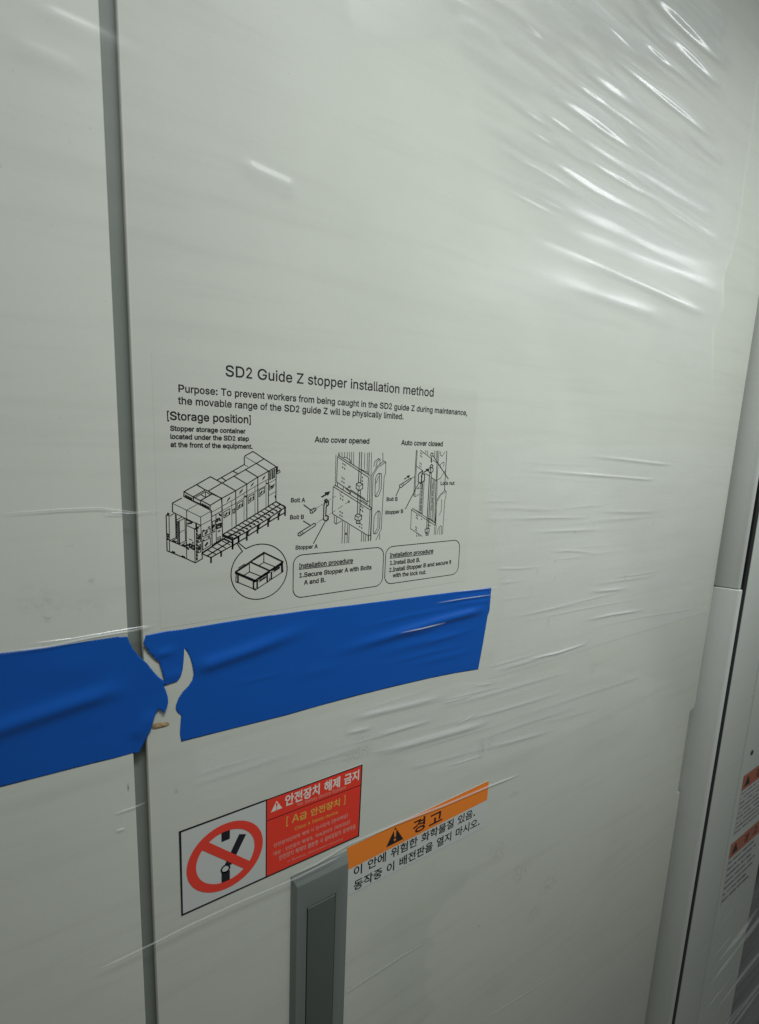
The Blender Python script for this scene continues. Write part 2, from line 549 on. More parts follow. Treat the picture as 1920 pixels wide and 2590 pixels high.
# ------------------------------------------------------------------ letter shapes: character, advance, then outlines as x y pairs
GLYPHS = """  188
( 273;236 539 201 457 174 370 157 285 151 207 165 91 188 16 222 -66 236 -96 177 -96 156 -59 124 16 102 93 89 207 92 264 107 354 132 441 153 494 177 539
) 273;184 207 171 92 149 15 117 -59 97 -96 37 -96 76 -9 108 93 121 184 119 258 91 399 37 539 97 539 131 468 159 384 178 293
, 188;137 71 84 -119 38 -119 68 71
. 188;141 41 138 24 128 9 113 -1 95 -4 78 -1 63 9 53 24 50 41 53 59 63 73 78 83 95 87 113 83 128 73 138 59
1 453;391 55 391 0 76 0 76 55;276 509 276 0 212 0 209 448 86 358 86 427 198 509
2 453;389 57 389 0 64 0 64 47 272 270 305 316 318 348 319 385 308 419 283 443 237 459 184 453 153 433 134 402 127 362 66 362 71 405 98 459 126 486 162 505 203 514 268 511 306 497 350 461 370 428 380 392 378 345 365 304 306 223 153 57
: 188;141 41 138 24 128 9 113 -1 95 -4 78 -1 63 9 53 24 50 41 53 59 63 73 78 83 95 87 113 83 128 73 138 59;141 316 138 299 128 284 113 274 95 271 78 274 63 284 53 299 50 316 53 334 63 349 78 359 95 362 113 359 128 349 138 334
A 480;463 0 395 0 264 372 232 478 245 478 236 447 85 0 16 0 201 509 276 509;370 199 370 142 110 142 110 199
B 456;418 136 408 83 390 52 362 28 324 10 247 0 60 0 60 509 241 509 310 499 345 481 371 456 388 426 397 392 395 344 380 310 356 286 315 267 315 262 363 245 394 216 414 173;355 137 348 173 327 203 293 224 264 230 125 231 125 57 245 57 296 63 315 70 341 92;336 372 323 417 299 439 283 446 240 452 125 452 125 285 238 285 277 291 308 309 329 337
C 510;473 348 408 348 389 395 357 428 315 449 267 456 223 450 166 419 137 385 116 340 105 285 109 194 137 123 184 76 245 54 292 55 327 64 357 81 382 105 408 160 473 160 469 142 438 76 416 49 373 19 323 0 267 -7 205 1 150 25 126 42 86 88 57 146 48 179 40 254 48 329 57 362 86 421 126 466 150 484 205 508 267 516 340 504 402 471 448 418
D 502;462 255 460 217 446 149 417 92 398 68 351 31 322 17 291 8 219 0 96 0 96 57 244 58 272 63 318 81 354 110 379 149 394 198 399 255 394 312 379 361 354 399 338 415 299 438 249 450 93 452 93 509 261 507 325 492 377 461 418 418 446 361 460 293;125 509 125 0 60 0 60 509
G 520;478 256 476 170 471 141 451 91 419 50 377 19 352 8 269 -7 205 1 149 25 125 43 85 88 57 146 47 179 42 215 42 293 47 329 69 393 85 421 125 466 175 498 233 514 285 515 340 504 403 469 439 431 458 401 474 349 408 349 404 361 387 393 365 420 337 439 304 452 265 456 222 450 166 419 125 364 105 285 109 194 137 124 166 90 224 59 269 53 328 63 360 81 386 107 410 160 415 202 434 199 283 199 283 256
I 300;269 509 269 452 183 452 183 57 269 57 269 0 31 0 31 57 118 57 118 452 31 452 31 509
L 393;361 57 361 0 60 0 60 509 125 509 125 57
N 523;463 509 463 0 387 0 171 342 108 452 119 454 125 298 125 0 60 0 60 509 136 509 357 160 414 55 405 54 399 168 399 509
P 445;409 348 404 304 390 265 366 233 332 207 263 187 109 186 109 242 252 243 284 250 308 264 327 282 338 306 344 362 326 413 308 431 284 444 251 451 125 452 125 0 60 0 60 509 263 507 332 487 366 462 390 430 404 391
S 447;408 139 403 99 374 48 343 21 302 2 252 -8 172 -4 128 9 91 31 54 77 38 137 104 137 116 98 142 71 180 55 241 50 286 60 321 82 341 114 345 151 332 179 307 199 154 249 86 289 71 307 54 348 58 413 75 448 102 476 138 498 180 511 227 516 275 511 316 498 351 476 387 433 401 378 337 378 326 412 302 437 267 453 209 458 167 448 136 427 118 398 116 363 131 334 158 313 299 268 359 238 395 198 405 171
T 449;417 509 417 452 257 452 257 0 193 0 193 452 32 452 32 509
Z 438;399 57 399 0 42 0 42 46 306 431 341 476 348 454 40 452 40 509 397 509 397 462 134 81 97 33 90 54
[ 273;236 539 236 487 160 487 160 -44 236 -44 236 -96 101 -96 101 539
] 273;172 539 172 -96 37 -96 37 -44 113 -44 113 487 37 487 37 539
a 389;337 251 337 0 277 0 277 52 272 52 244 18 215 1 176 -8 126 -5 94 5 68 22 48 45 35 73 30 108 34 138 43 161 67 187 125 211 252 230 270 238 275 248 273 279 262 304 240 322 220 329 183 330 149 322 118 301 100 274 41 291 57 322 91 355 133 375 179 384 251 376 296 353 315 333 329 306;276 138 276 190 246 179 134 159 110 145 98 132 92 105 102 72 130 52 170 45 216 53 248 74 269 104
b 424;390 189 385 133 370 84 346 45 294 5 229 -8 184 -1 153 17 118 59 112 59 112 0 53 0 53 509 114 509 114 319 152 360 183 378 229 384 294 371 345 332 370 293 385 245;328 189 321 245 301 290 267 319 220 330 174 320 140 291 120 247 113 189 120 132 140 86 174 57 220 47 267 57 301 88 321 133
c 396;363 102 341 56 306 21 261 -1 207 -8 159 -2 117 16 68 64 46 108 34 187 46 268 68 312 117 360 159 378 207 384 247 380 295 362 340 322 362 277 303 262 281 301 242 325 189 329 145 310 115 274 99 224 97 169 108 117 124 89 145 66 173 51 207 46 243 52 271 66 292 89 304 117
d 424;372 509 372 0 313 0 313 59 307 59 272 17 241 -1 195 -8 130 5 94 29 66 64 46 108 35 160 39 245 55 293 79 332 131 371 173 383 213 384 241 378 263 367 311 319 311 509;312 189 305 247 284 291 251 320 205 330 157 319 124 290 103 245 96 189 103 133 124 88 158 57 205 47 250 57 284 86 305 132
e 404;371 194 371 169 75 169 75 221 338 221 310 202 303 254 291 282 263 314 237 326 205 330 173 326 146 313 116 282 97 226 97 157 104 122 128 80 165 55 224 47 271 61 302 96 306 105 365 91 360 77 345 51 324 29 266 -1 231 -7 185 -7 138 6 98 30 56 85 35 159 39 242 67 311 115 359 157 378 205 384 266 374 307 351 341 315 363 263
f 254;228 379 228 327 6 327 6 379;243 521 227 468 200 474 171 470 154 460 142 431 142 0 81 0 81 432 89 474 104 496 124 513 174 529 215 528
g 425;372 379 372 -9 367 -54 350 -90 324 -117 291 -136 251 -147 187 -150 150 -144 105 -127 73 -101 51 -69 101 -41 128 -72 165 -92 229 -96 267 -85 295 -62 310 -28 311 68 302 62 272 28 227 8 173 6 113 27 67 71 46 112 35 163 39 246 66 314 95 347 131 371 196 384 242 378 273 360 308 319 313 319 313 379;312 193 305 248 285 291 251 320 205 330 158 320 124 290 103 246 96 193 103 138 124 96 158 68 205 59 251 68 285 95 305 137
h 410;357 240 357 0 296 0 296 235 283 291 260 315 229 328 184 326 141 303 121 271 114 243 114 0 53 0 53 509 114 509 114 287 102 287 124 332 137 349 169 372 207 383 264 380 309 360 332 336 353 285
i 167;114 379 114 0 53 0 53 379;126 483 114 455 84 443 54 455 41 483 54 512 84 524 114 512
k 381;360 379 184 199 177 199 110 137 110 212 121 212 284 379;114 509 114 0 53 0 53 509;372 0 294 0 148 186 191 229
l 189;181 3 119 -1 86 10 65 33 54 65 53 509 114 509 115 77 120 62 130 54 170 54
m 610;557 255 557 0 496 0 494 273 490 289 473 313 447 326 419 330 395 328 365 314 351 299 338 270 335 0 274 0 274 260 269 288 253 311 229 326 188 330 158 320 126 289 114 253 114 0 53 0 53 379 112 379 112 295 108 295 125 335 151 363 183 380 219 386 257 380 287 361 309 331 321 295 312 295 329 332 368 369 422 385 468 383 510 364 532 342 553 296
n 410;357 240 357 0 296 0 296 235 283 291 260 315 229 328 184 326 141 303 121 271 114 243 114 0 53 0 53 379 112 379 112 287 102 287 124 332 137 349 169 372 227 384 280 376 321 349 341 321 353 285
o 415;381 187 369 108 333 46 278 6 207 -8 137 6 82 46 46 108 34 187 46 268 82 330 137 371 207 384 278 371 333 330 369 268;319 187 312 242 292 287 257 319 207 330 158 319 124 287 103 242 96 187 103 134 124 89 158 57 207 46 257 57 292 89 312 134
p 424;390 189 385 133 370 84 346 45 294 5 229 -8 184 -1 153 17 114 59 114 -143 53 -143 53 379 112 379 112 319 118 319 152 360 197 381 252 383 313 361 345 332 370 293 385 245;328 189 321 245 301 290 267 319 220 330 174 320 140 291 120 247 113 189 120 132 140 86 174 57 220 47 267 57 301 88 321 133
q 424;372 -143 311 -143 311 59 272 17 241 -1 195 -8 130 5 79 45 55 84 39 133 34 189 39 245 55 293 79 332 112 361 173 383 228 381 272 360 307 319 313 319 313 379 372 379;312 189 305 247 284 291 251 320 205 330 157 319 124 290 103 245 96 189 103 133 124 88 158 57 205 47 250 57 284 86 305 132
r 259;243 384 243 322 194 325 149 309 121 273 114 237 114 0 53 0 53 379 112 379 112 321 115 321 130 347 166 375 196 384
s 365;331 107 326 75 312 47 290 24 260 6 223 -5 182 -8 128 -2 98 10 72 27 53 50 36 94 94 107 105 79 124 60 165 46 200 46 232 55 255 71 267 91 267 112 254 136 237 147 125 177 87 196 61 222 48 255 47 274 51 305 65 332 87 354 115 370 149 381 187 384 223 381 267 366 299 339 324 290 268 277 251 307 232 323 205 331 171 332 143 324 121 308 110 289 110 267 117 250 144 232 254 202 292 183 317 158
t 227;204 379 204 327 6 327 6 379;213 2 145 -3 107 10 80 35 67 71 65 471 126 471 127 86 136 61 150 53 202 54
u 410;357 379 357 0 298 0 298 92 307 92 286 47 272 30 240 7 182 -5 130 4 89 31 69 59 57 95 53 139 53 379 114 379 114 144 119 105 127 89 150 64 181 52 200 50 238 57 259 69 283 97 293 122 296 379
v 389;371 379 226 0 163 0 17 379 84 379 171 138 201 37 206 21 184 21 213 121 305 379
w 567;545 379 429 0 368 0 277 338 291 338 199 0 138 0 23 379 87 379 149 157 175 41 165 41 180 113 252 379 316 379 402 41 391 41 402 90 480 379
y 389;371 379 191 -85 168 -116 150 -130 128 -140 91 -145 47 -139 61 -86 96 -90 118 -84 141 -58 163 -1 17 379 84 379 171 138 206 21 184 21 218 138 305 379
※ 350;201 233 194 251 175 259 157 251 149 233 157 214 175 207 194 214;301 18 185 133 301 249 291 259 175 143 60 259 49 249 165 133 49 17 59 7 175 123 291 7;102 133 94 152 75 159 57 152 49 133 57 115 75 107 94 115;301 133 293 152 275 159 256 152 249 133 256 115 275 107 293 115;201 33 194 52 175 60 157 52 149 33 157 15 175 7 194 15
경 322;280 35 272 61 251 80 218 92 175 96 132 92 99 80 77 61 70 35 77 10 99 -10 132 -22 175 -26 218 -22 251 -10 272 10;251 35 246 19 230 8 175 -2 119 8 104 19 99 35 104 51 119 63 175 73 230 63 246 51;278 100 278 289 249 289 249 231 177 231 181 266 38 266 38 242 149 242 137 203 112 170 73 143 22 123 34 100 81 118 119 142 149 172 170 208 249 208 249 165 166 165 166 141 249 141 249 100
계 322;286 -27 286 290 259 290 259 -27;223 -11 223 281 195 281 195 202 148 202 153 249 31 249 31 225 124 225 115 178 94 134 62 95 17 62 34 41 74 70 105 103 128 139 143 178 195 178 195 122 138 122 138 98 195 98 195 -11
고 322;270 227 270 258 48 258 48 234 241 234 239 163 229 83 258 80 268 163;304 17 304 41 158 41 158 154 129 154 129 41 18 41 18 17
관 322;192 248 192 265 35 265 35 241 163 241 162 205 155 157 183 154;215 114 214 136 111 127 111 194 82 194 82 126 15 125 19 102 113 104;309 162 309 187 264 187 264 290 235 290 235 51 264 51 264 162;274 -20 274 4 93 4 93 73 64 73 64 -20
금 322;269 -23 269 89 53 89 53 -23;240 66 240 1 81 1 81 66;305 132 305 156 259 156 266 208 268 273 54 273 54 249 239 249 230 156 18 156 18 132
급 322;267 -23 267 108 238 108 238 67 83 67 83 108 55 108 55 -23;238 44 238 1 83 1 83 44;305 137 305 160 259 160 266 212 268 275 54 275 54 251 239 251 230 160 18 160 18 137
담 322;263 -23 263 93 64 93 64 -23;235 70 235 1 93 1 93 70;310 188 310 212 263 212 263 290 234 290 234 110 263 110 263 188;204 139 201 162 139 154 61 152 61 245 171 245 171 268 32 268 32 128 139 130
당 322;266 34 259 60 238 79 206 90 162 95 119 90 86 79 65 60 58 34 65 8 86 -11 119 -23 162 -27 206 -23 238 -11 259 8;238 34 233 18 218 7 162 -3 107 7 92 18 86 34 92 50 107 61 162 71 218 61 233 50;310 183 310 207 264 207 264 290 234 290 234 101 264 101 264 183;204 137 201 161 139 152 60 150 60 242 171 242 171 265 32 265 32 126 139 128
대 322;286 -27 286 290 258 290 258 162 214 162 214 283 187 283 187 -11 214 -11 214 139 258 139 258 -27;167 60 164 84 58 75 58 227 146 227 146 251 29 251 29 51 112 52
동 322;269 30 261 54 240 72 206 83 160 87 115 83 81 72 59 54 52 30 59 6 81 -12 115 -23 160 -27 206 -23 240 -12 261 6;239 30 234 15 218 5 160 -4 102 5 87 15 81 30 87 45 102 55 160 64 218 55 234 45;304 110 304 133 175 133 175 170 270 170 270 193 82 193 82 252 268 252 268 275 54 275 54 170 146 170 146 133 18 133 18 110
락 322;263 -27 263 80 57 80 57 56 234 56 234 -27;207 124 204 148 60 138 60 183 173 183 173 271 30 271 30 247 145 247 145 206 31 206 31 113 135 116;310 184 310 208 263 208 263 289 234 289 234 97 263 97 263 184
리 322;277 -28 277 290 248 290 248 -28;221 61 218 84 65 73 65 147 181 147 181 260 35 260 35 236 152 236 152 171 36 171 36 49 141 51
마 322;175 53 175 258 30 258 30 53;147 235 147 77 58 77 58 235;313 139 313 163 261 163 261 290 232 290 232 -27 261 -27 261 139
면 322;148 238 148 137 61 137 61 238;249 210 249 166 176 166 176 210;278 58 278 289 249 289 249 234 176 234 176 262 32 262 32 114 176 114 176 142 249 142 249 58;285 -20 285 4 104 4 104 79 75 79 75 -20
명 322;148 242 148 148 61 148 61 242;279 33 272 58 251 77 218 89 174 93 130 89 96 77 76 58 68 33 76 8 96 -11 130 -23 174 -27 218 -23 251 -11 272 8;250 33 245 17 230 6 174 -4 117 6 102 17 97 33 102 49 117 60 174 70 230 60 245 49;249 215 249 175 176 175 176 215;278 102 278 290 249 290 249 238 176 238 176 265 32 265 32 125 176 125 176 152 249 152 249 102
물 322;266 182 266 279 55 279 55 182;238 256 238 206 83 206 83 256;304 133 304 156 18 156 18 133 146 133 146 102 52 102 52 79 238 79 238 52 53 52 53 -24 276 -24 276 -1 81 -1 81 30 267 30 267 102 175 102 175 133
배 322;150 52 150 259 123 259 123 182 56 182 56 259 29 259 29 52;123 159 123 76 56 76 56 159;287 -27 287 290 259 290 259 164 216 164 216 283 188 283 188 -11 216 -11 216 140 259 140 259 -27
분 322;266 153 266 279 237 279 237 239 84 239 84 279 55 279 55 153;237 217 237 176 84 176 84 217;304 99 304 122 17 122 17 99 148 99 148 37 177 37 177 99;272 -20 272 4 82 4 82 66 54 66 54 -20
불 322;266 180 266 285 237 285 237 255 84 255 84 285 55 285 55 180;237 233 237 203 84 203 84 233;304 131 304 154 18 154 18 131 146 131 146 100 52 100 52 78 238 78 238 50 53 50 53 -24 276 -24 276 -1 81 -1 81 29 267 29 267 100 175 100 175 131
비 322;277 -28 277 290 248 290 248 -28;185 49 185 263 156 263 156 179 64 179 64 263 35 263 35 49;156 156 156 73 64 73 64 156
사 322;204 70 173 92 147 125 130 164 124 206 124 262 95 262 95 206 89 162 71 121 45 87 13 64 31 40 56 58 96 112 110 145 123 114 162 63 186 47;313 137 313 161 261 161 261 290 232 290 232 -27 261 -27 261 137
상 322;266 31 259 56 238 74 206 85 162 89 119 85 86 74 65 56 58 31 65 7 86 -12 119 -23 162 -27 206 -23 238 -12 259 7;238 31 233 16 218 6 162 -4 107 6 92 16 87 31 92 46 107 57 162 66 218 57 233 46;200 140 169 156 145 179 129 207 123 273 95 273 89 206 73 175 48 150 16 132 32 109 57 122 97 163 110 189 122 166 160 130 185 118;310 183 310 208 263 208 263 290 234 290 234 97 263 97 263 183
설 322;278 126 278 290 249 290 249 232 180 232 180 208 249 208 249 126;290 -23 290 0 103 0 103 34 278 34 278 110 74 110 74 87 249 87 249 56 75 56 75 -23;203 155 171 171 147 193 131 220 125 279 97 279 91 217 75 188 50 165 17 148 33 125 59 138 99 176 111 201 124 179 163 144 187 133
속 322;268 -27 268 76 49 76 49 53 239 53 239 -27;304 107 304 131 175 131 175 179 146 179 146 131 18 131 18 107;286 185 245 196 209 215 184 240 175 285 146 285 136 240 111 215 76 196 35 185 46 162 81 171 114 186 141 207 160 231 180 207 207 186 240 171 275 162
시 322;277 -28 277 290 248 290 248 -28;214 68 181 90 155 123 137 163 130 206 130 262 101 262 101 206 94 161 76 120 49 86 16 63 34 39 60 56 102 111 116 145 130 112 171 61 197 45
안 322;188 189 182 221 165 245 139 261 106 267 73 261 47 245 29 221 23 189 29 158 47 133 73 117 106 111 139 117 165 133 182 158;160 189 156 168 145 151 127 140 106 137 84 140 67 151 56 168 51 189 56 210 67 227 84 238 106 242 127 238 145 227 156 210;310 169 310 193 263 193 263 290 234 290 234 56 263 56 263 169;277 -20 277 4 95 4 95 80 66 80 66 -20
에 322;287 -27 287 290 259 290 259 -27;130 153 119 92 106 75 89 70 72 75 59 92 48 153 59 214 72 230 89 236 106 230 119 214;223 -11 223 283 196 283 196 166 156 166 150 207 136 237 115 256 89 263 61 255 40 233 26 199 21 153 26 107 40 72 61 50 89 42 115 49 136 69 150 101 156 143 196 143 196 -11
열 322;158 207 154 187 142 172 125 162 104 158 82 162 65 172 54 187 50 207 54 226 65 241 82 251 104 255 125 251 142 241 154 226;249 228 249 186 182 186 185 201 182 228;278 127 278 290 249 290 249 251 169 251 142 271 104 279 71 273 45 259 29 236 22 207 29 177 45 155 71 140 124 136 158 151 170 163 249 163 249 127;290 -23 290 0 103 0 103 35 278 35 278 111 74 111 74 88 249 88 249 57 75 57 75 -23
오 322;248 186 241 161 223 142 195 130 160 126 126 130 98 142 80 161 74 186 80 210 98 229 126 241 160 245 195 241 223 229 241 210;305 13 305 37 175 37 175 103 215 112 247 129 268 154 276 186 267 220 243 246 207 263 160 269 114 263 78 246 54 220 46 186 53 154 74 129 105 112 146 103 146 37 18 37 18 13
용 322;269 30 261 54 240 71 206 82 160 85 115 82 81 71 59 54 52 30 59 6 81 -12 115 -23 160 -27 206 -23 240 -12 261 6;239 30 234 15 218 5 160 -4 102 5 87 15 81 30 87 44 102 54 160 63 218 54 234 44;242 225 236 210 220 198 160 189 101 198 84 210 79 225 84 240 101 251 160 261 220 251 236 240;304 110 304 133 233 133 233 178 262 197 269 210 272 225 264 250 242 268 207 280 160 284 114 280 79 268 57 250 49 225 52 210 59 197 88 178 88 133 18 133 18 110;204 170 204 133 117 133 117 170 137 167
위 322;202 209 196 236 179 257 153 270 121 275 88 270 63 257 46 236 40 209 46 183 63 162 88 149 121 144 153 149 179 162 196 183;174 209 170 193 159 180 121 168 83 180 72 193 68 209 72 226 83 239 121 251 159 239 170 226;277 -27 277 289 248 289 248 -27;228 107 225 129 117 119 17 118 21 93 62 93 108 95 108 -18 137 -18 137 97
을 322;272 229 264 253 242 270 207 280 160 284 113 280 78 270 57 253 49 229 57 206 78 189 113 178 160 174 207 178 242 189 264 206;242 229 236 215 221 205 160 196 100 205 85 215 79 229 85 243 100 254 160 262 221 254 236 243;304 130 304 153 18 153 18 130;276 -24 276 -1 81 -1 81 31 267 31 267 103 52 103 52 81 238 81 238 53 53 53 53 -24
음 322;272 222 264 248 242 267 207 278 160 283 114 278 79 267 57 248 49 222 57 197 79 179 114 167 160 163 207 167 242 179 264 197;242 222 236 207 220 196 160 186 101 196 84 207 79 222 84 238 101 250 160 259 220 250 236 238;269 -23 269 81 53 81 53 -23;240 58 240 1 81 1 81 58;304 112 304 136 18 136 18 112
이 322;277 -28 277 290 248 290 248 -28;190 155 184 200 167 235 142 257 110 265 77 257 52 235 35 200 29 155 35 109 52 74 77 52 110 44 142 52 167 74 184 109;162 155 158 120 147 93 131 76 110 70 88 76 72 93 61 120 57 155 61 190 72 216 88 233 110 239 131 233 147 216 158 190
인 322;277 58 277 289 248 289 248 58;190 189 184 221 166 245 140 261 107 267 74 261 48 245 31 221 25 189 31 158 48 133 74 117 107 111 140 117 166 133 184 158;161 189 157 168 146 151 129 141 107 137 86 141 68 151 57 168 53 189 57 211 68 227 86 238 107 242 129 238 146 227 157 211;287 -20 287 4 103 4 103 82 74 82 74 -20
임 322;277 109 277 289 248 289 248 109;277 -23 277 91 72 91 72 -23;249 68 249 1 101 1 101 68;190 199 184 229 166 252 140 267 107 273 74 267 48 252 31 229 25 199 31 169 48 145 74 130 107 125 140 130 166 145 184 169;161 199 157 179 146 163 129 153 107 149 85 153 68 163 57 179 53 199 57 219 68 234 85 245 107 248 129 245 146 234 157 219
있 322;277 109 277 289 248 289 248 109;190 197 184 227 166 250 140 266 107 271 74 266 48 250 31 227 25 197 31 167 48 144 74 129 107 123 140 129 166 144 184 167;161 197 157 177 146 161 129 151 107 147 85 151 68 161 57 177 53 197 57 217 68 233 85 243 107 246 129 243 146 233 157 217;305 -1 278 12 259 31 246 53 242 95 214 95 211 58 202 38 168 3 135 36 127 57 124 95 96 95 92 55 80 32 60 13 33 -1 47 -23 86 1 110 36 132 0 169 -26 205 0 227 37 251 1 269 -12 291 -23
자 322;206 64 174 87 148 118 131 155 124 193 124 233 194 233 194 257 23 257 23 233 96 233 89 152 71 113 44 80 12 57 29 34 78 76 110 138 142 80 164 58 189 41;313 137 313 162 261 162 261 290 232 290 232 -27 261 -27 261 137
작 322;263 -27 263 82 57 82 57 58 234 58 234 -27;201 135 170 151 146 173 130 201 125 231 125 244 194 244 194 268 25 268 25 244 96 244 90 199 74 169 49 145 16 129 32 106 80 136 111 183 140 140 162 124 187 112;310 182 310 206 263 206 263 290 234 290 234 99 263 99 263 182
장 322;266 32 259 56 238 75 206 86 162 90 119 86 86 75 65 56 58 32 65 7 86 -11 119 -23 162 -27 206 -23 238 -11 259 7;238 32 233 17 218 6 162 -4 107 6 92 17 87 32 92 47 107 58 162 67 218 58 233 47;201 136 170 152 145 173 130 200 125 230 125 242 194 242 194 266 25 266 25 242 96 242 90 197 74 168 49 144 16 127 31 104 80 134 111 182 141 140 162 125 187 113;310 185 310 209 263 209 263 290 234 290 234 99 263 99 263 185
적 322;278 -27 278 83 67 83 67 59 249 59 249 -27;204 135 173 151 149 174 133 202 127 232 127 244 197 244 197 268 28 268 28 244 98 244 92 199 76 169 51 145 19 128 34 105 82 136 113 184 143 141 165 124 189 112;278 100 278 290 249 290 249 207 187 207 187 183 249 183 249 100
전 322;278 57 278 289 249 289 249 202 185 202 185 178 249 178 249 57;287 -20 287 4 105 4 105 78 76 78 76 -20;204 128 173 144 149 167 133 194 127 224 127 240 197 240 197 264 28 264 28 240 98 240 92 192 76 162 51 138 19 121 34 97 82 129 113 176 143 133 165 117 189 105
제 322;286 -27 286 290 258 290 258 -27;222 -11 222 282 195 282 195 176 143 176 143 152 195 152 195 -11;178 65 149 89 128 121 115 159 110 200 110 229 167 229 167 252 22 252 22 229 82 229 78 157 64 117 43 83 14 58 32 36 72 77 97 136 121 82 139 60 160 43
중 322;239 29 234 15 218 5 160 -4 102 5 87 15 81 29 87 43 102 53 160 62 218 53 234 43;304 118 304 141 18 141 18 118 146 118 146 84 106 79 77 68 58 51 52 29 59 5 81 -12 115 -23 160 -27 206 -23 240 -12 261 5 269 29 262 51 244 68 214 79 175 84 175 118;288 183 248 192 214 207 189 227 179 251 278 251 278 275 44 275 44 251 142 251 132 227 107 207 73 192 34 183 44 160 115 182 142 201 160 225 179 201 206 182 239 168 277 160
지 322;277 -27 277 290 248 290 248 -27;215 64 182 86 155 116 137 153 131 193 131 233 204 233 204 257 28 257 28 233 101 233 95 152 76 112 50 79 18 57 34 34 83 75 116 138 130 107 173 58 199 41
직 322;277 98 277 290 248 290 248 98;277 -27 277 81 65 81 65 57 248 57 248 -27;211 135 179 150 154 173 137 201 131 231 131 244 203 244 203 268 29 268 29 244 102 244 96 199 80 169 54 145 22 129 37 106 86 136 117 183 130 160 171 124 196 112
질 322;277 125 277 290 248 290 248 125;288 -24 288 -1 101 -1 101 34 277 34 277 110 72 110 72 87 248 87 248 55 73 55 73 -24;211 154 179 168 154 190 137 216 131 245 203 248 203 272 29 272 29 248 102 248 96 214 80 186 54 163 22 148 35 125 86 154 117 200 131 177 171 143 197 131
징 322;277 98 277 289 248 289 248 98;278 31 271 56 250 75 216 87 172 91 128 87 94 75 73 56 66 31 73 6 94 -13 128 -24 172 -28 216 -24 250 -13 271 6;249 31 244 16 229 4 172 -6 115 4 100 16 95 31 100 47 115 58 172 68 229 58 244 47;211 136 179 152 154 174 137 201 131 232 131 241 203 241 203 265 29 265 29 241 102 241 96 199 80 169 55 145 22 128 37 105 86 136 117 184 131 161 171 125 196 113
책 322;284 -27 284 78 72 78 72 55 256 55 256 -27;175 132 148 147 128 168 115 193 111 221 167 224 167 248 111 248 111 286 83 286 83 248 26 248 26 224 83 224 79 192 67 165 47 143 20 126 34 105 73 133 98 174 122 136 140 121 161 110;284 95 284 289 257 289 257 205 217 205 217 284 189 284 189 97 217 97 217 181 257 181 257 95
치 322;277 -27 277 290 248 290 248 -27;217 62 184 83 158 112 140 148 134 187 134 211 206 211 206 235 134 235 134 284 105 284 105 235 32 235 32 211 105 211 99 146 82 109 56 78 23 56 40 34 88 73 120 132 134 102 175 55 201 40
터 322;278 -28 278 290 249 290 249 170 184 170 184 146 249 146 249 -28;201 58 197 82 61 72 61 148 165 148 165 172 61 172 61 237 179 237 179 261 32 261 32 48 134 50
트 322;305 14 305 38 18 38 18 14;272 95 272 119 84 119 84 168 262 168 262 192 84 192 84 238 269 238 269 262 54 262 54 95
파 322;214 63 212 84 164 80 164 232 198 232 198 256 21 256 21 232 55 232 55 76 14 76 17 51 112 53;136 232 136 78 84 76 84 232;313 139 313 163 261 163 261 290 232 290 232 -27 261 -27 261 139
판 322;213 114 211 136 165 132 165 236 196 236 196 260 27 260 27 236 58 236 58 128 18 127 22 103;137 236 137 130 86 129 86 236;310 169 310 193 263 193 263 289 234 289 234 56 263 56 263 169;277 -20 277 4 95 4 95 78 66 78 66 -20
학 322;187 159 182 183 166 200 143 212 112 216 81 212 57 200 41 183 36 159 41 135 57 117 81 106 112 102 143 106 166 117 182 135;160 159 156 145 146 134 112 125 77 134 67 145 64 159 67 173 77 184 112 194 146 184 156 173;263 -27 263 74 57 74 57 50 234 50 234 -27;205 232 205 256 126 256 126 291 97 291 97 256 18 256 18 232;310 178 310 202 263 202 263 290 234 290 234 91 263 91 263 178
한 322;187 151 182 175 166 194 142 206 112 210 81 206 57 194 41 175 36 151 41 127 57 108 81 96 112 92 142 96 166 108 182 127;160 151 156 136 146 125 112 115 77 125 67 136 64 151 67 166 77 177 112 187 146 177 156 166;310 161 310 185 263 185 263 289 234 289 234 52 263 52 263 161;205 227 205 251 126 251 126 289 97 289 97 251 18 251 18 227;277 -20 277 4 95 4 95 71 66 71 66 -20
해 322;164 118 158 147 144 170 123 185 96 190 68 185 47 170 33 147 28 118 33 89 47 66 68 51 96 46 123 51 144 66 158 89;138 118 126 84 112 74 96 71 79 74 65 84 54 118 65 153 79 162 96 166 112 162 126 153;174 211 174 235 110 235 110 280 81 280 81 235 17 235 17 211;285 -27 285 290 258 290 258 156 217 156 217 282 190 282 190 -12 217 -12 217 132 258 132 258 -27
험 322;278 -23 278 81 72 81 72 -23;250 57 250 1 101 1 101 57;182 160 177 183 162 201 139 213 110 217 80 213 57 201 42 183 36 160 42 137 57 119 80 108 110 104 139 108 162 119 177 137;155 160 142 135 110 126 77 135 64 160 77 185 110 194 142 185;278 98 278 290 249 290 249 193 196 193 196 169 249 169 249 98;201 233 201 257 124 257 124 292 95 292 95 257 18 257 18 233
화 322;161 151 158 136 148 125 114 115 80 125 70 136 67 151 70 165 80 177 114 187 148 177 158 165;216 46 214 67 129 60 129 93 153 99 172 112 184 129 189 151 183 175 168 193 144 205 114 209 84 205 60 193 45 175 40 151 44 129 56 112 75 100 99 93 99 58 14 57 18 33 112 35;311 131 311 155 262 155 262 290 232 290 232 -27 262 -27 262 131;208 228 208 251 129 251 129 289 99 289 99 251 19 251 19 228"""
GL = {}
for _line in GLYPHS.split('\n'):
    _a = _line[1:].strip().split(';')
    GL[_line[0]] = (int(_a[0]), [[(int(u), int(w)) for u, w in zip(q.split()[0::2], q.split()[1::2])] for q in _a[1:]])
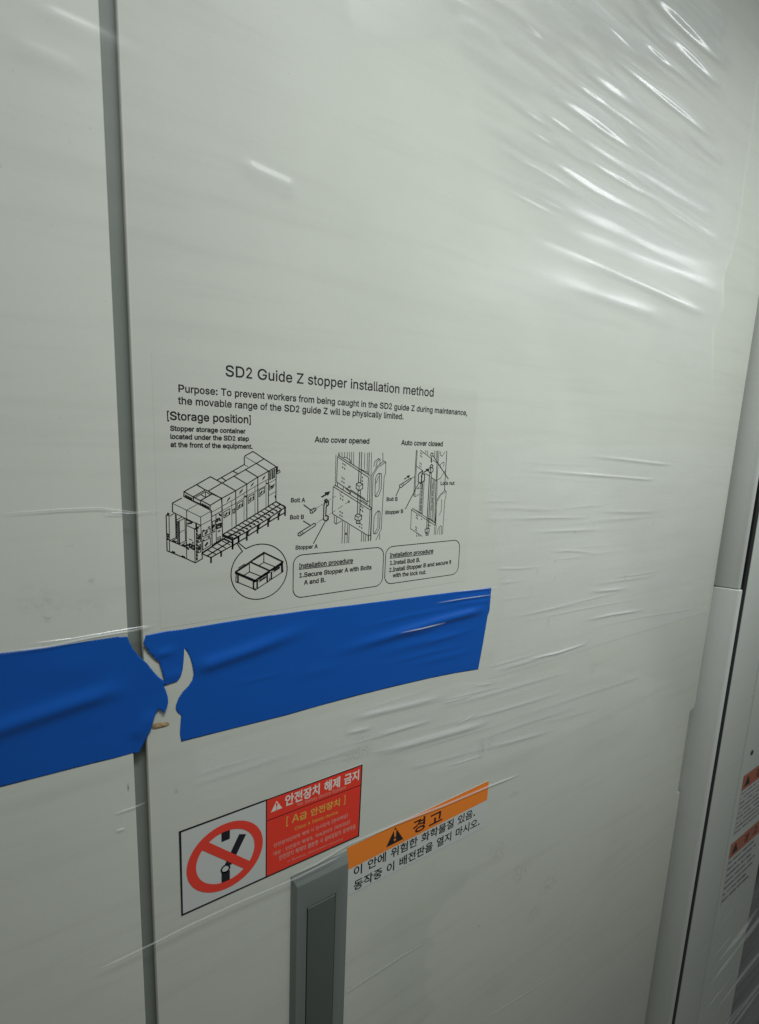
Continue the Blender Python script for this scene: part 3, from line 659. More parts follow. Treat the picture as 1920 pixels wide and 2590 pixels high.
HELV = dict(zip('abcdefghijklmnopqrstuvwxyz', (556, 556, 500, 556, 556, 278, 556, 556, 222, 222, 500, 222, 833, 556, 556, 556, 556, 333, 500, 278, 556, 500, 722, 500, 500, 500)))
HELV.update(A=667, B=667, C=722, D=722, G=778, I=278, L=556, N=722, P=667, S=667, T=611, Z=611)
HELV.update({'1': 556, '2': 556, '.': 278, ',': 278, ':': 278, '[': 278, ']': 278, ' ': 278})

# ------------------------------------------------------------------ the cabinet
def U(u):                      # distances measured in lens-to-door units
    return u * D


def ZU(v):
    return HC + v * D


spots_main = []
for (px, py, rx, rz, amt, scl) in ((905, 1905, .022, .010, .55, 420), (915, 1860, .014, .012, .25, 300), (1218, 1895, .006, .018, .60, 260), (1240, 1880, .006, .014, .35, 300),
                                   (1455, 1343, .003, .005, .8, 200), (1502, 1331, .003, .005, .7, 200), (1358, 1448, .003, .004, .7, 200), (1405, 1461, .003, .005, .7, 200),
                                   (1405, 1418, .003, .004, .6, 200), (1581, 1460, .004, .006, .6, 200), (1386, 1575, .004, .006, .6, 200), (1652, 1322, .003, .004, .5, 200),
                                   (1260, 2155, 0.018000000000000002, 0.019200000000000002, 0.26, 130), (1320, 2200, 0.0252, 0.022400000000000003, 0.26, 130), (1385, 2240, 0.0252, 0.016, 0.26, 130), (1210, 2343, .002, .003, .9, 150),
                                   (1350, 2310, .02, .02, .25, 200), (1500, 1690, .01, .02, .25, 200), (445, 2000, .002, .006, .4, 200), (1300, 2010, .012, .006, .4, 300)):
    x, z = pl(px, py)
    spots_main.append((x, z, rx, rz, amt, scl))
spots_left = []
for (px, py, rx, rz, amt, scl) in ((95, 1525, .016, .018, .18, 160), (120, 1565, .004, .003, .5, 300), (230, 1548, .012, .010, .12, 200), (324, 1990, .0010, .005, 1.0, 90),
                                   (180, 1380, .002, .001, .7, 300), (230, 1470, .004, .003, .4, 300), (2, 418, .0015, .0015, 1.0, 90), (190, 1535, .03, .008, .10, 200)):
    x, z = pl(px, py)
    spots_left.append((x, z, rx, rz, amt, scl))

M_DOOR = paint_material('door_paint', spots=spots_main, dirt=0.15)
M_LEFT = paint_material('side_door_paint', spots=spots_left, dirt=0.15)
M_FRAME = paint_material('frame_paint', base=(0.40, 0.42, 0.385), dirt=0.08)
M_POST = paint_material('cover_paint', base=(0.69, 0.71, 0.65), dirt=0.05)
M_DARK = plain_material('black_gap_shade', (0.012, 0.012, 0.013), 0.7)
M_HANDLE = plain_material('grey_green_handle_plastic', (0.165, 0.185, 0.167), 0.36, 0.65, 0.06, 60)
M_INSERT = plain_material('dark_handle_insert', (0.082, 0.097, 0.083), 0.5, 0.4, 0.06, 60)

ZT, ZB = 2.36, 0.04
cab = thing('equipment_cabinet', 'pale grey-green steel equipment cabinet with wide labelled door and dark pull handle', 'cabinet', (U(1.25), 0.25, 0))
# main door: its hinge side is notched lower down
z1, z2, z3, z4 = ZU(-1.235), ZU(-1.249), ZU(-1.690), ZU(-1.700)
xr, xn, xl = U(2.4575), U(2.4149), U(0.0575)
door = slab('door', [(xl, ZB), (U(2.437), ZB), (U(2.440), z4), (U(2.432), z3), (xn, z3 + .002), (xn, z2), (xr - .004, z1 - .001), (xr, z1 + .003), (U(2.474), ZT), (xl, ZT)],
            0.0, 0.020, M_DOOR, cab, 0.0022, 4)
left = slab('door', [(U(-1.9), ZB), (U(0.0345), ZB), (U(0.0335), ZT), (U(-1.9), ZT)], 0.0, 0.019, M_LEFT, cab, 0.0008, 2)
left['label'] = 'plain door to the left of the seam'
# carcass behind the doors; its front shows as the grey channel in the seam
bm = bmesh.new()
box_bm(bm, U(-1.92), U(2.50), 0.0215, 0.55, 0.02, ZT + 0.02)
bm_obj('carcass', bm, M_FRAME, cab, False)
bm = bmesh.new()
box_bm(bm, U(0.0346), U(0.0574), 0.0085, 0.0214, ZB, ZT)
bm_obj('seam_channel', bm, paint_material('seam_shade_paint', base=(0.215, 0.235, 0.205), dirt=0.08), cab, False)  # door paint darkened: the seam's shade is put into the colour

# hinge-side covers: two folded steel profiles standing proud of the door, rounded towards the gap


def profile_cover(name, pts, zb, zt, cap=0.0):
    bm = bmesh.new()
    lo = [bm.verts.new((x, y, zb)) for x, y in pts]
    hi = [bm.verts.new((x, y, zt)) for x, y in pts]
    n = len(pts)
    for i in range(n):
        bm.faces.new((lo[i], lo[(i + 1) % n], hi[(i + 1) % n], hi[i]))
    tf = bm.faces.new(hi)
    bf = bm.faces.new(lo[::-1])
    bmesh.ops.recalc_face_normals(bm, faces=bm.faces)
    if cap:
        ed = list(tf.edges) + list(bf.edges)
        bmesh.ops.bevel(bm, geom=ed, offset=cap, segments=3, profile=0.5, affect='EDGES')
    return bm_obj(name, bm, M_POST, cab)


def P(u, y):                    # plan position: u along, y depth, both in lens units (1 = door plane)
    return (u * D, (y - 1) * D)


def arc(cx, cy, r, a0, a1, n=8):
    return [(cx + r * math.cos(math.radians(a0 + (a1 - a0) * i / n)), cy + r * math.sin(math.radians(a0 + (a1 - a0) * i / n))) for i in range(n + 1)]


low = [P(2.487, 1.0)] + [P(2.518, .945)] + [P(*q) for q in arc(2.543, .938, .020, 200, 318, 8)] + [P(2.563, .955), P(2.563, 1.055), P(2.487, 1.055)]
upp = [P(2.487, 1.0)] + [P(2.521, .951)] + [P(*q) for q in arc(2.545, .945, .018, 200, 318, 8)] + [P(2.563, .962), P(2.563, 1.055), P(2.487, 1.055)]
ZJ = ZU(-0.624)
profile_cover('hinge_cover', low, ZB, ZJ - 0.0008, 0.0014)
profile_cover('hinge_cover', upp, ZJ + 0.0008, ZT, 0.0010)

# flush pull handle, a bevelled frame with a sunk insert
h = 0.0065
TL, TR = pl(736, 2217, 0.0005), pl(878.5, 2153, 0.0005)
hx0, hx1, hz = TL[0], TR[0], (TL[1] + TR[1]) / 2
iTL, iTR = pl(777, 2295, h), pl(849.5, 2261.5, h)
ix0, ix1, iz = iTL[0], iTR[0], (iTL[1] + iTR[1]) / 2
hb = hz - 0.42
bw, bt = 0.0042, 0.0085
fx0, fx1, fz = hx0 + bw, hx1 - 0.0012, hz - bt
ib = hb + (hz - iz)
V = [(hx0, -.0002, hz), (hx1, -.0002, hz), (hx1, -.0002, hb), (hx0, -.0002, hb),
     (fx0, -h, fz), (fx1, -h, fz), (fx1, -h, hb + bt), (fx0, -h, hb + bt),
     (ix0, -h, iz), (ix1, -h, iz), (ix1, -h, ib), (ix0, -h, ib),
     (ix0, -h + .0032, iz), (ix1, -h + .0032, iz), (ix1, -h + .0032, ib), (ix0, -h + .0032, ib)]
F = [(0, 1, 5, 4), (1, 2, 6, 5), (2, 3, 7, 6), (3, 0, 4, 7), (4, 5, 9, 8), (5, 6, 10, 9), (6, 7, 11, 10), (7, 4, 8, 11),
     (8, 9, 13, 12), (9, 10, 14, 13), (10, 11, 15, 14), (11, 8, 12, 15)]
bm = bmesh.new()
bv = [bm.verts.new(v) for v in V]
for f in F:
    bm.faces.new([bv[i] for i in f])
bmesh.ops.recalc_face_normals(bm, faces=bm.faces)
ed = [e for e in bm.edges if len(e.link_faces) == 2 and e.calc_face_angle(0) > 0.3]
bmesh.ops.bevel(bm, geom=ed, offset=0.0005, segments=2, profile=0.5, affect='EDGES')
handle = bm_obj('handle', bm, M_HANDLE, cab)
ins = slab('handle_insert', [(ix0 + .0006, ib + .0006), (ix1 - .0006, ib + .0006), (ix1 - .0006, iz - .0008), (ix0 + .0006, iz - .0008)], -h - .0007, -h + .0030, M_INSERT, handle, 0.0006, 3)

# ------------------------------------------------------------------ the neighbouring cabinet
NY = (0.92 - 1) * D
ncab = thing('equipment_cabinet', 'pale cabinet on the far right beyond the black gap, with warning labels and dark panel', 'cabinet', (U(3.3), 0.25, 0))
NDEP = -NY


def nx(u):
    return u * 0.92 * D


M_NEI = paint_material('neighbour_paint', base=(0.66, 0.68, 0.62), dirt=0.08)
M_WIN = plain_material('smoked_panel', (0.018, 0.022, 0.020), 0.22, 0.5, 0.1, 20)
slab('side_strip', [(nx(2.823), ZB), (nx(3.136), ZB), (nx(3.136), ZT), (nx(2.823), ZT)], NY, NY + 0.03, M_NEI, ncab, 0.0012, 3)
slab('door', [(nx(3.137), ZB), (nx(3.70), ZB), (nx(3.70), ZT), (nx(3.137), ZT)], NY - 0.0020, NY + 0.03, M_NEI, ncab, 0.0030, 5)
slab('smoked_panel', [(nx(3.712), ZB), (nx(5.3), ZB), (nx(5.3), ZT), (nx(3.712), ZT)], NY + 0.004, NY + 0.03, M_WIN, ncab, 0.001, 2)
bm = bmesh.new()
box_bm(bm, nx(2.83), nx(5.3), NY + 0.0305, 0.55, 0.02, ZT + 0.02)
bm_obj('carcass', bm, M_NEI, ncab, False)
# black strip added just behind the fronts, standing in for the gap's shade
bm = bmesh.new()
box_bm(bm, U(2.5645), nx(2.8222), NY + 0.0009, 0.30, ZB, ZT)
tag(bm_obj('gap_shade_strip', bm, M_DARK, None, False), 'black strip standing in for the shade of the gap between the two cabinets', 'shade_strip')
# oval latch hole
q = at(1901, 1903, NDEP + 0.0016)
bm = bmesh.new()
bmesh.ops.create_cone(bm, cap_ends=True, segments=28, radius1=0.0062, radius2=0.0050, depth=0.0016)
bmesh.ops.rotate(bm, verts=bm.verts, cent=(0, 0, 0), matrix=Matrix.Rotation(math.radians(90), 3, 'X'))
bmesh.ops.translate(bm, verts=bm.verts, vec=(q.x, NY - 0.0023, q.z))
bm_obj('latch_plug', bm, plain_material('dark_plug', (0.06, 0.065, 0.06), 0.5), ncab)

# ------------------------------------------------------------------ stickers on the neighbour
M_WHITE = plain_material('white_sticker_vinyl', (0.62, 0.63, 0.60), 0.35, 0.5, 0.05)
M_FADED = plain_material('faded_orange_vinyl', (0.50, 0.125, 0.055), 0.35, 0.5, 0.06)


def small_sticker(label, pxa, y_top, y_band, y_bot, u_right, words, rows, seed):
    x0, zt = pl(pxa, y_top, NDEP + .0023)
    zb_ = pl(pxa - 3, y_band, NDEP + .0023)[1]
    zb2 = pl(pxa - 30, y_bot, NDEP + .0023)[1]
    x1 = nx(u_right)
    t = thing('warning_sticker', label, 'sticker', ((x0 + x1) / 2, NY - .0016, zb2), 'warning stickers on the neighbouring cabinet')
    y = NY - .0023
    mesh('backing', [(x0, y, zb2), (x1, y, zb2), (x1, y, zt), (x0, y, zt)], [(0, 1, 2, 3)], M_WHITE, t)
    y -= .0002
    mesh('orange_band', [(x0, y, zb_), (x1, y, zb_), (x1, y, zt), (x0, y, zt)], [(0, 1, 2, 3)], M_FADED, t)
    f = Flat(-y + .0002)
    hh = zt - zb_
    xa = x0 + hh * .25
    f.poly_xz([[(xa, zb_ + hh * .2), (xa + hh * .75, zb_ + hh * .2), (xa + hh * .38, zb_ + hh * .85)]])
    f.build('warning_triangle', INK, t)
    f = Flat(-y + .0002)
    xw = xa + hh * 1.5
    for ch in words:
        vv, ff = glyph_mesh(ch, 4.0)
        o_ = len(f.v)
        f.v += [(xw + u * hh * .0021, -f.dep, zb_ + hh * .25 + w * hh * .0018) for u, w in vv]
        f.f += [tuple(o_ + q_ for q_ in t_) for t_ in ff]
        xw += hh * 1.15
    f.build('band_lettering', INK, t)
    f = Flat(-y + .0002)
    rnd = random.Random(seed)
    n = rows
    for r in range(n):
        z = zb_ + (zb2 - zb_) * (r + .7) / (n + .4)
        x = x0 + .004
        end = x1 - .004 - rnd.random() * (x1 - x0) * .25
        while x < end:
            L = rnd.uniform(.0015, .0050)
            if rnd.random() < .85:
                f.stroke_xz([(x, z), (min(x + L, end), z)], abs(zb_ - zb2) / (n + .4) * rnd.uniform(.20, .34))
            x += L + rnd.uniform(.0010, .0026)
    f.build('small_print', plain_material('grey_small_print', (0.27, 0.275, 0.265), 0.5), t)


small_sticker('orange-banded warning sticker high on the far right cabinet, cut off by the photo edge', 1882, 1963, 1999, 2120, 4.05, '경고', 9, 3)
small_sticker('orange-banded warning sticker low on the far right cabinet, beside the dark panel', 1850, 2136, 2171, 2296, 3.60, '경고', 7, 5)

# ------------------------------------------------------------------ instruction sheet
SD = 0.00012                      # its face stands 0.3 mm proud of the door
sx0, sz0 = pl(403, 1480)
sx1, sz1 = pl(1196, 1180)
szt = pl(480, 905)[1]
szb = pl(900, 1512)[1]
sheet = thing('instruction_sheet', 'clear-backed instruction sheet with line drawings of a machine, stuck above the blue tape', 'sheet', ((sx0 + sx1) / 2, 0, szb))
mesh('laminate', [(sx0, -SD, szb), (sx1, -SD, szb), (sx1, -SD, szt), (sx0, -SD, szt)], [(0, 1, 2, 3)], M_DOOR, sheet)
ID = SD + 0.00012
cA = Crop(400, 1120, .20581)
cB = Crop(720, 1120, .16949)
cC = Crop(960, 1090, .14528)
cD = Crop(560, 1150, .10896)
cE = Crop(400, 1260, .09685)
cF = Crop(540, 1240, .12107)
cG = Crop(560, 1360, .10896)
cH = Crop(400, 1130, .14528)
c6 = Crop(700, 1350, .30266)


def one(c, p):
    return c([p])[0]


t = Flat(ID)
t.text('SD2 Guide Z stopper installation method', (571, 951), (1096, 1003.3), bold=.7)
t.build('title', INK, sheet)
t = Flat(ID)
t.text('Purpose: To prevent workers from being caught in the SD2 guide Z during maintenance,', (452, 991), (1181, 1050.5), bold=.8)
t.text('the movable range of the SD2 guide Z will be physically limited.', (451, 1021.5), (1020, 1060.5), bold=.8)
t.build('purpose_text', INK, sheet)
t = Flat(ID)
t.text('[Storage position]', (423.5, 1061), (634, 1070.5), bold=1.0)
for s_, a, b in (('Stopper storage container', (431, 1089), (620.5, 1096.3)), ('located under the SD2 step', (431.5, 1109.5), (629, 1115.2)), ('at the front of the equipment.', (432, 1130), (638.5, 1134.8))):
    t.text(s_, a, b, bold=.95)
t.build('storage_text', INK, sheet)
t = Flat(ID)
t.text('Auto cover opened', (796.5, 1118), (933.5, 1122), bold=1.0)
t.build('caption', INK, sheet)
t = Flat(ID)
t.text('Auto cover closed', one(cC, (378, 243)), one(cC, (1096, 265)), bold=1.0)
t.build('caption', INK, sheet)
for c, s_, a, b in ((cB, 'Bolt A', (95, 887), (303, 882)), (cB, 'Bolt B', (82, 1141), (285, 1133)), (cB, 'Stopper A', (160, 1592), (490, 1570)),
                    (cC, 'Bolt B', (122, 1220), (310, 1215)), (cC, 'Stopper B', (97, 1450), (408, 1425)), (cC, 'Lock nut', (1063, 938), (1300, 935))):
    t = Flat(ID)
    t.text(s_, one(c, a), one(c, b), bold=.8)
    t.build('caption', INK, sheet)
t = Flat(ID)
for s_, a, b, ul in (('Installation procedure', (187, 288), (635, 238), 1), ('1.Secure Stopper A with Bolts', (190, 365), (790, 295), 0), ('A and B.', (228, 424), (405, 401), 0),
                     ('Installation procedure', (946, 196), (1306, 157), 1), ('1.Install Bolt B.', (946, 260), (1196, 233), 0),
                     ('2.Install Stopper B and secure it', (940, 319), (1456, 249), 0), ('with the lock nut.', (970, 364), (1246, 334), 0)):
    p, q_ = one(c6, a), one(c6, b)
    t.text(s_, p, q_, bold=1.0)
    if ul:
        t.stroke([(p[0], p[1] + 2.6), (q_[0], q_[1] + 2.6)], 1.8)


def rounded(c, lpt, tpt, rpt, bpt, r, w):
    x0, x1 = pl(*one(c, lpt))[0], pl(*one(c, rpt))[0]
    z1_, z0_ = pl(*one(c, tpt))[1], pl(*one(c, bpt))[1]
    r *= D
    pts = []
    for cx, cz, a in ((x1 - r, z1_ - r, 0), (x0 + r, z1_ - r, 90), (x0 + r, z0_ + r, 180), (x1 - r, z0_ + r, 270)):
        pts += [(cx + r * math.cos(math.radians(a + i * 15)), cz + r * math.sin(math.radians(a + i * 15))) for i in range(7)]
    t.stroke_xz(pts, w * D / 1000, True)


rounded(c6, (137, 360), (450, 152), (889, 250), (450, 494), .022, 2.0)
rounded(c6, (906, 260), (1200, 82), (1524, 170), (1200, 380), .022, 2.0)
t.build('procedure_boxes', INK, sheet)

# --- machine drawing
t = Flat(ID)


def ln(c, w, *polys):
    for p in polys:
        t.stroke(c(p), w)


def lnc(c, w, *polys):
    for p in polys:
        t.stroke(c(p), w, True)


def pf(c, *polys):
    for p in polys:
        t.poly(c(p))


TK, MD, TN = 2.0, 1.5, 1.0
ln(cA, TK, [(1060, 265), (1058, 180), (1070, 158), (1165, 105), (1300, 195), (1447, 290)], [(1060, 265), (722, 458)])
ln(cD, TK, [(990, 95), (810, 200), (560, 345), (110, 600), (20, 655)], [(1270, 280), (1095, 380), (845, 520), (590, 680), (330, 835), (10, 1010)],
   [(810, 200), (1095, 380)], [(560, 345), (845, 520)], [(295, 500), (590, 680)], [(20, 655), (330, 835)], [(270, 380), (370, 435)], [(0, 530), (105, 600)],
   [(1270, 280), (1265, 1080)], [(845, 520), (845, 1330)], [(590, 680), (590, 1480)], [(1095, 380), (1090, 1180)], [(330, 835), (342, 1645)], [(12, 1015), (20, 1652), (28, 1900)])
ln(cD, TN, [(565, 55), (810, 200)], [(540, 235), (620, 280)], [(25, 1190), (325, 1020), (590, 850), (845, 700), (1090, 565)], [(30, 1290), (325, 1130), (590, 955), (840, 820), (1035, 715)],
   [(1035, 590), (1035, 1220)], [(240, 1080), (245, 1680)], [(525, 905), (525, 1540)], [(780, 745), (780, 1380)], [(1100, 660), (1260, 570)], [(1105, 945), (1255, 855)])
WN = ([(55, 1330), (195, 1250), (195, 1380), (60, 1470)], [(365, 1140), (500, 1060), (495, 1180), (365, 1280)], [(620, 985), (755, 905), (750, 1030), (625, 1130)], [(875, 830), (1005, 755), (995, 880), (875, 975)])
lnc(cD, MD, *WN)
ln(cD, 3.0, [(90, 1410), (130, 1345)], [(400, 1220), (435, 1155)], [(655, 1065), (690, 1000)], [(905, 910), (945, 850)])
ln(cD, 2.8, [(180, 1330), (185, 1380)], [(480, 1140), (485, 1200)], [(740, 980), (745, 1040)], [(990, 830), (995, 880)], [(545, 960), (580, 975)], [(1045, 660), (1070, 670)], [(1250, 950), (1255, 1000)])
pf(cD, [(125, 1105), (140, 1040), (207, 965), (200, 1010)], [(415, 920), (430, 850), (500, 785), (490, 830)], [(675, 760), (695, 690), (762, 630), (750, 670)], [(945, 605), (965, 530), (1024, 475), (1010, 520)])
ln(cD, 3.2, [(1130, 390), (1130, 580)], [(1180, 360), (1180, 555)], [(1228, 335), (1222, 530)])
ln(cD, 1.6, [(1120, 690), (1120, 820)], [(1150, 735), (1150, 800)], [(1170, 725), (1170, 785)], [(1190, 715), (1190, 775)], [(1210, 700), (1210, 750)], [(1115, 750), (1240, 685)],
   [(1305, 265), (1305, 380)], [(1285, 275), (1290, 400)], [(1270, 430), (1345, 350), (1365, 400), (1300, 440), (1270, 430)])
lnc(cD, 1.8, [(265, 1270), (310, 1250), (310, 1340), (270, 1360)])
# roof unit at the front
ln(cH, TK, [(450, 780), (910, 520), (1110, 630), (870, 770)], [(450, 780), (610, 870), (815, 755)], [(665, 655), (815, 745), (870, 770), (940, 820), (1110, 895), (905, 1018), (745, 930)],
   [(450, 780), (448, 865), (610, 945)], [(610, 870), (620, 945), (745, 1000), (900, 1090)], [(610, 870), (740, 940), (740, 1000)], [(745, 930), (940, 820)], [(870, 770), (1105, 897), (1115, 1101)], [(905, 1018), (905, 1092)])
ln(cH, MD, [(640, 885), (825, 780), (910, 830), (830, 880), (740, 830)], [(825, 780), (825, 875)], [(830, 880), (740, 935)])
for i in range(5):
    ln(cH, 2.6, [(478 + i * 26, 838 + i * 13), (480 + i * 26, 868 + i * 13)], [(772 + i * 26, 990 + i * 13), (774 + i * 26, 1020 + i * 13)])
# loading block
ln(cE, TK, [(375, 355), (375, 125), (610, 0)], [(760, 0), (1390, 320), (1405, 900), (1410, 1260)], [(210, 450), (235, 1370), (745, 1580), (970, 1685), (1155, 1580), (1145, 1440)])
ln(cE, TN, [(400, 145), (745, 310), (1110, 490), (1390, 330)], [(745, 310), (1020, 160)], [(1120, 705), (1390, 555)], [(565, 895), (695, 825)], [(1160, 1070), (1390, 940)])
ln(cE, MD, [(745, 310), (745, 540)], [(1110, 490), (1115, 705), (1150, 1440)], [(375, 355), (440, 390), (740, 540), (1110, 705)], [(285, 470), (300, 1385)], [(210, 450), (290, 400)], [(290, 470), (430, 390)],
   [(450, 400), (465, 1010)], [(475, 440), (490, 1050)], [(300, 1100), (740, 1290)], [(310, 1100), (470, 1020)], [(370, 1110), (480, 1050)], [(500, 600), (505, 1180), (550, 1195)], [(560, 590), (700, 515)],
   [(490, 560), (620, 490)], [(700, 520), (715, 1110)], [(735, 560), (745, 1580)], [(550, 1195), (720, 1110)], [(620, 1220), (735, 1150)], [(740, 705), (950, 800), (965, 1680)], [(950, 800), (1110, 710)], [(810, 1060), (890, 1100)])
ln(cE, 3.4, [(540, 600), (550, 1195)], [(990, 650), (1000, 780)], [(960, 800), (1050, 770)], [(740, 550), (900, 625)], [(770, 660), (870, 650)], [(235, 935), (285, 960)], [(240, 1000), (280, 1010)],
   [(245, 1060), (270, 1075)], [(900, 1160), (912, 1162)], [(750, 1210), (800, 1230)], [(755, 1285), (795, 1330)], [(370, 1395), (430, 1420)], [(625, 1510), (690, 1540)], [(380, 1115), (470, 1140)], [(640, 1225), (740, 1240)])
for i in range(9):
    y = 820 + i * 92
    ln(cE, 3.6, [(1008, y), (1014, y + 52)])
pf(cE, [(245, 370), (300, 392), (285, 460), (212, 450)])
lnc(cE, MD, [(1050, 960), (1105, 930), (1105, 1130), (1050, 1160)], [(1050, 1240), (1110, 1205), (1110, 1400), (1050, 1430)], [(1160, 880), (1360, 780), (1360, 920), (1165, 1010)], [(1165, 1130), (1365, 1035), (1365, 1230), (1170, 1350)],
    [(1415, 610), (1490, 580), (1485, 800), (1420, 850)], [(1555, 1030), (1630, 1000), (1630, 1050), (1555, 1080)])
lnc(cE, 2.8, [(820, 1190), (940, 1240), (940, 1340), (820, 1270)], [(1540, 690), (1640, 650), (1640, 750), (1540, 790)])
ln(cE, 3.6, [(1070, 1060), (1090, 980)], [(1070, 1340), (1090, 1260)], [(1235, 930), (1280, 860)], [(1235, 1240), (1290, 1160)], [(1425, 770), (1455, 700)], [(865, 1250), (895, 1265)], [(1580, 712), (1612, 700)],
   [(1535, 555), (1565, 540)], [(1600, 420), (1640, 450)], [(1535, 605), (1560, 580)], [(1590, 520), (1620, 580)])
ln(cE, 2.4, [(1165, 850), (1200, 830)], [(1310, 765), (1350, 740)], [(1165, 1110), (1200, 1090)], [(1310, 1020), (1350, 1000)], [(1435, 885), (1480, 860)], [(1565, 870), (1620, 840)])
ln(cE, MD, [(1410, 475), (1652, 340)], [(1510, 440), (1520, 1150)], [(1410, 1230), (1652, 1090), (1900, 940)])
ln(cA, TN, [(640, 860), (790, 780)])
ln(cE, TK, [(1150, 1440), (1410, 1270)])
# walkway benches
ln(cF, 2.6, [(200, 920), (1305, 235), (1500, 345)], [(420, 1010), (540, 950), (720, 850), (945, 715), (1170, 575), (1380, 430), (1500, 350)])
for i in range(26):
    a, b = i / 26, (i + .62) / 26
    ln(cF, 3.0, [(310 + 1090 * a, 980 - 690 * a), (310 + 1090 * b, 980 - 690 * b)])
for i in range(15):
    k = i / 14
    x0_, y0_, x1_, y1_ = 215 + 1090 * k, 930 - 690 * k, 420 + 1070 * k, 1010 - 660 * k
    ln(cF, 1.9, [(x0_, y0_), (x1_, y1_)])
    ln(cF, 3.0, [(x1_ - 40, y1_ - 30), (x1_ - 18, y1_ - 22)])
ln(cF, 4.0, [(400, 1040), (400, 1220)], [(695, 870), (695, 1040)], [(922, 740), (920, 890)], [(1142, 600), (1140, 750)], [(1357, 480), (1355, 610)], [(1495, 350), (1495, 520)], [(525, 960), (525, 1060)])
ln(cF, 2.6, [(400, 1155), (520, 1080), (680, 985)], [(720, 950), (900, 835)], [(940, 810), (1125, 690)], [(1160, 660), (1340, 550)], [(1380, 530), (1480, 470)], [(210, 960), (400, 1040), (450, 1000)], [(215, 1005), (400, 1100)],
   [(720, 930), (722, 870), (760, 830)], [(945, 800), (950, 730), (985, 690)], [(1165, 650), (1172, 590), (1205, 555)], [(1380, 510), (1385, 450), (1415, 415)])
ln(cF, MD, [(200, 920), (190, 1000), (0, 1120)], [(0, 1160), (200, 1020), (340, 1080)])
ln(cA, 2.4, [(540, 1362), (650, 1408), (770, 1340), (915, 1260)], [(540, 1350), (800, 1185)])
ln(cA, 2.6, [(600, 1390), (690, 1335), (800, 1265), (870, 1220)])
ln(cA, 1.8, [(610, 1318), (715, 1370)], [(670, 1280), (770, 1330)], [(735, 1240), (830, 1292)], [(790, 1205), (885, 1255)])
ln(cA, 3.6, [(650, 1408), (650, 1470)], [(775, 1338), (775, 1392)], [(915, 1190), (915, 1302)])
ln(cA, 2.4, [(800, 1142), (915, 1190), (985, 1160), (985, 1205)], [(925, 1260), (990, 1215)])
t.build('machine_drawing', INK, sheet)

# --- call-out circle with the two storage crates
t = Flat(ID)
cc, cr = (.298 * D, HC - .3016 * D), .0634 * D
pa, pb = Vector(pl(*one(cA, (1078, 1302)))), Vector(pl(*one(cA, (1032, 1330))))
aa = math.atan2(pa.y - cc[1], pa.x - cc[0])
ab = math.atan2(pb.y - cc[1], pb.x - cc[0])
t.ring_xz(cc, cr, 2.2 * D / 1000, aa, ab - 2 * math.pi if ab > aa else ab, 90)
if ab < aa:
    pass
e1 = (cc[0] + cr * math.cos(aa), cc[1] + cr * math.sin(aa))
e2 = (cc[0] + cr * math.cos(ab), cc[1] + cr * math.sin(ab))
t.stroke_xz([e1, pl(*one(cA, (988, 1228)))], 2.2 * D / 1000)
t.stroke_xz([e2, pl(*one(cA, (965, 1228)))], 2.2 * D / 1000)
ln(cG, 3.6, [(330, 790), (670, 560), (985, 342), (1430, 560), (1130, 760), (780, 990), (330, 800)], [(680, 565), (1110, 760)], [(385, 860), (385, 1040)], [(745, 1020), (745, 1190)], [(830, 1010), (830, 1180)],
   [(1060, 850), (1065, 1030)], [(1160, 800), (1160, 960)], [(1395, 620), (1405, 790)], [(330, 820), (775, 1015), (850, 990)], [(870, 960), (1120, 795)], [(1170, 760), (1420, 600)])
ln(cG, 2.0, [(370, 780), (650, 600)], [(400, 700), (540, 610)], [(735, 500), (880, 400)], [(710, 540), (985, 370)], [(985, 350), (985, 570), (880, 635)], [(985, 570), (1240, 670)], [(650, 600), (650, 790), (540, 860)], [(650, 790), (910, 890)],
   [(860, 940), (1080, 790)], [(1140, 745), (1400, 570)], [(345, 830), (335, 1020), (400, 1042), (740, 1180), (785, 1215), (840, 1175), (1060, 1030), (1170, 955), (1430, 785), (1415, 580)],
   [(880, 1020), (1030, 920)], [(890, 990), (1030, 900)], [(1210, 790), (1355, 700)], [(1220, 760), (1350, 680)], [(785, 1170), (785, 1210)], [(1120, 940), (1120, 980)])
t.build('crate_callout', INK, sheet)

# --- auto cover opened
t = Flat(ID)
ln(cB, 1.3, [(765, 180), (755, 640)], [(820, 145), (820, 185)], [(800, 150), (800, 185)], [(855, 140), (855, 205)], [(895, 140), (895, 215)], [(935, 140), (935, 230)], [(970, 140), (970, 265)], [(1000, 140), (1000, 300)], [(1030, 140), (1030, 325)],
   [(1195, 150), (1190, 390)], [(1235, 150), (1230, 430)], [(1295, 145), (1288, 480)], [(870, 215), (920, 218), (990, 270), (970, 285), (992, 300)], [(1150, 400), (1240, 440), (1225, 465)])
ln(cB, 2.0, [(1120, 140), (1100, 600)], [(1150, 140), (1135, 600)], [(1262, 145), (1255, 470)], [(1095, 710), (1085, 1060)], [(1130, 710), (1120, 1060)])
ln(cB, 1.6, [(775, 590), (788, 212), (808, 190), (1275, 490), (1265, 960)], [(800, 215), (1250, 515), (1235, 880)], [(778, 585), (1235, 880)], [(725, 660), (755, 632), (1298, 970), (1298, 990), (1280, 1372), (1252, 1390)],
   [(730, 655), (1275, 1000), (1298, 988)], [(725, 660), (710, 1055), (1252, 1388)], [(1275, 1000), (1252, 1388)], [(785, 600), (790, 655), (870, 700), (880, 650)], [(910, 680), (985, 740), (980, 770)], [(985, 700), (1200, 840)],
   [(950, 760), (980, 740)], [(1140, 850), (1235, 905), (1205, 915)], [(1220, 870), (1268, 868)])
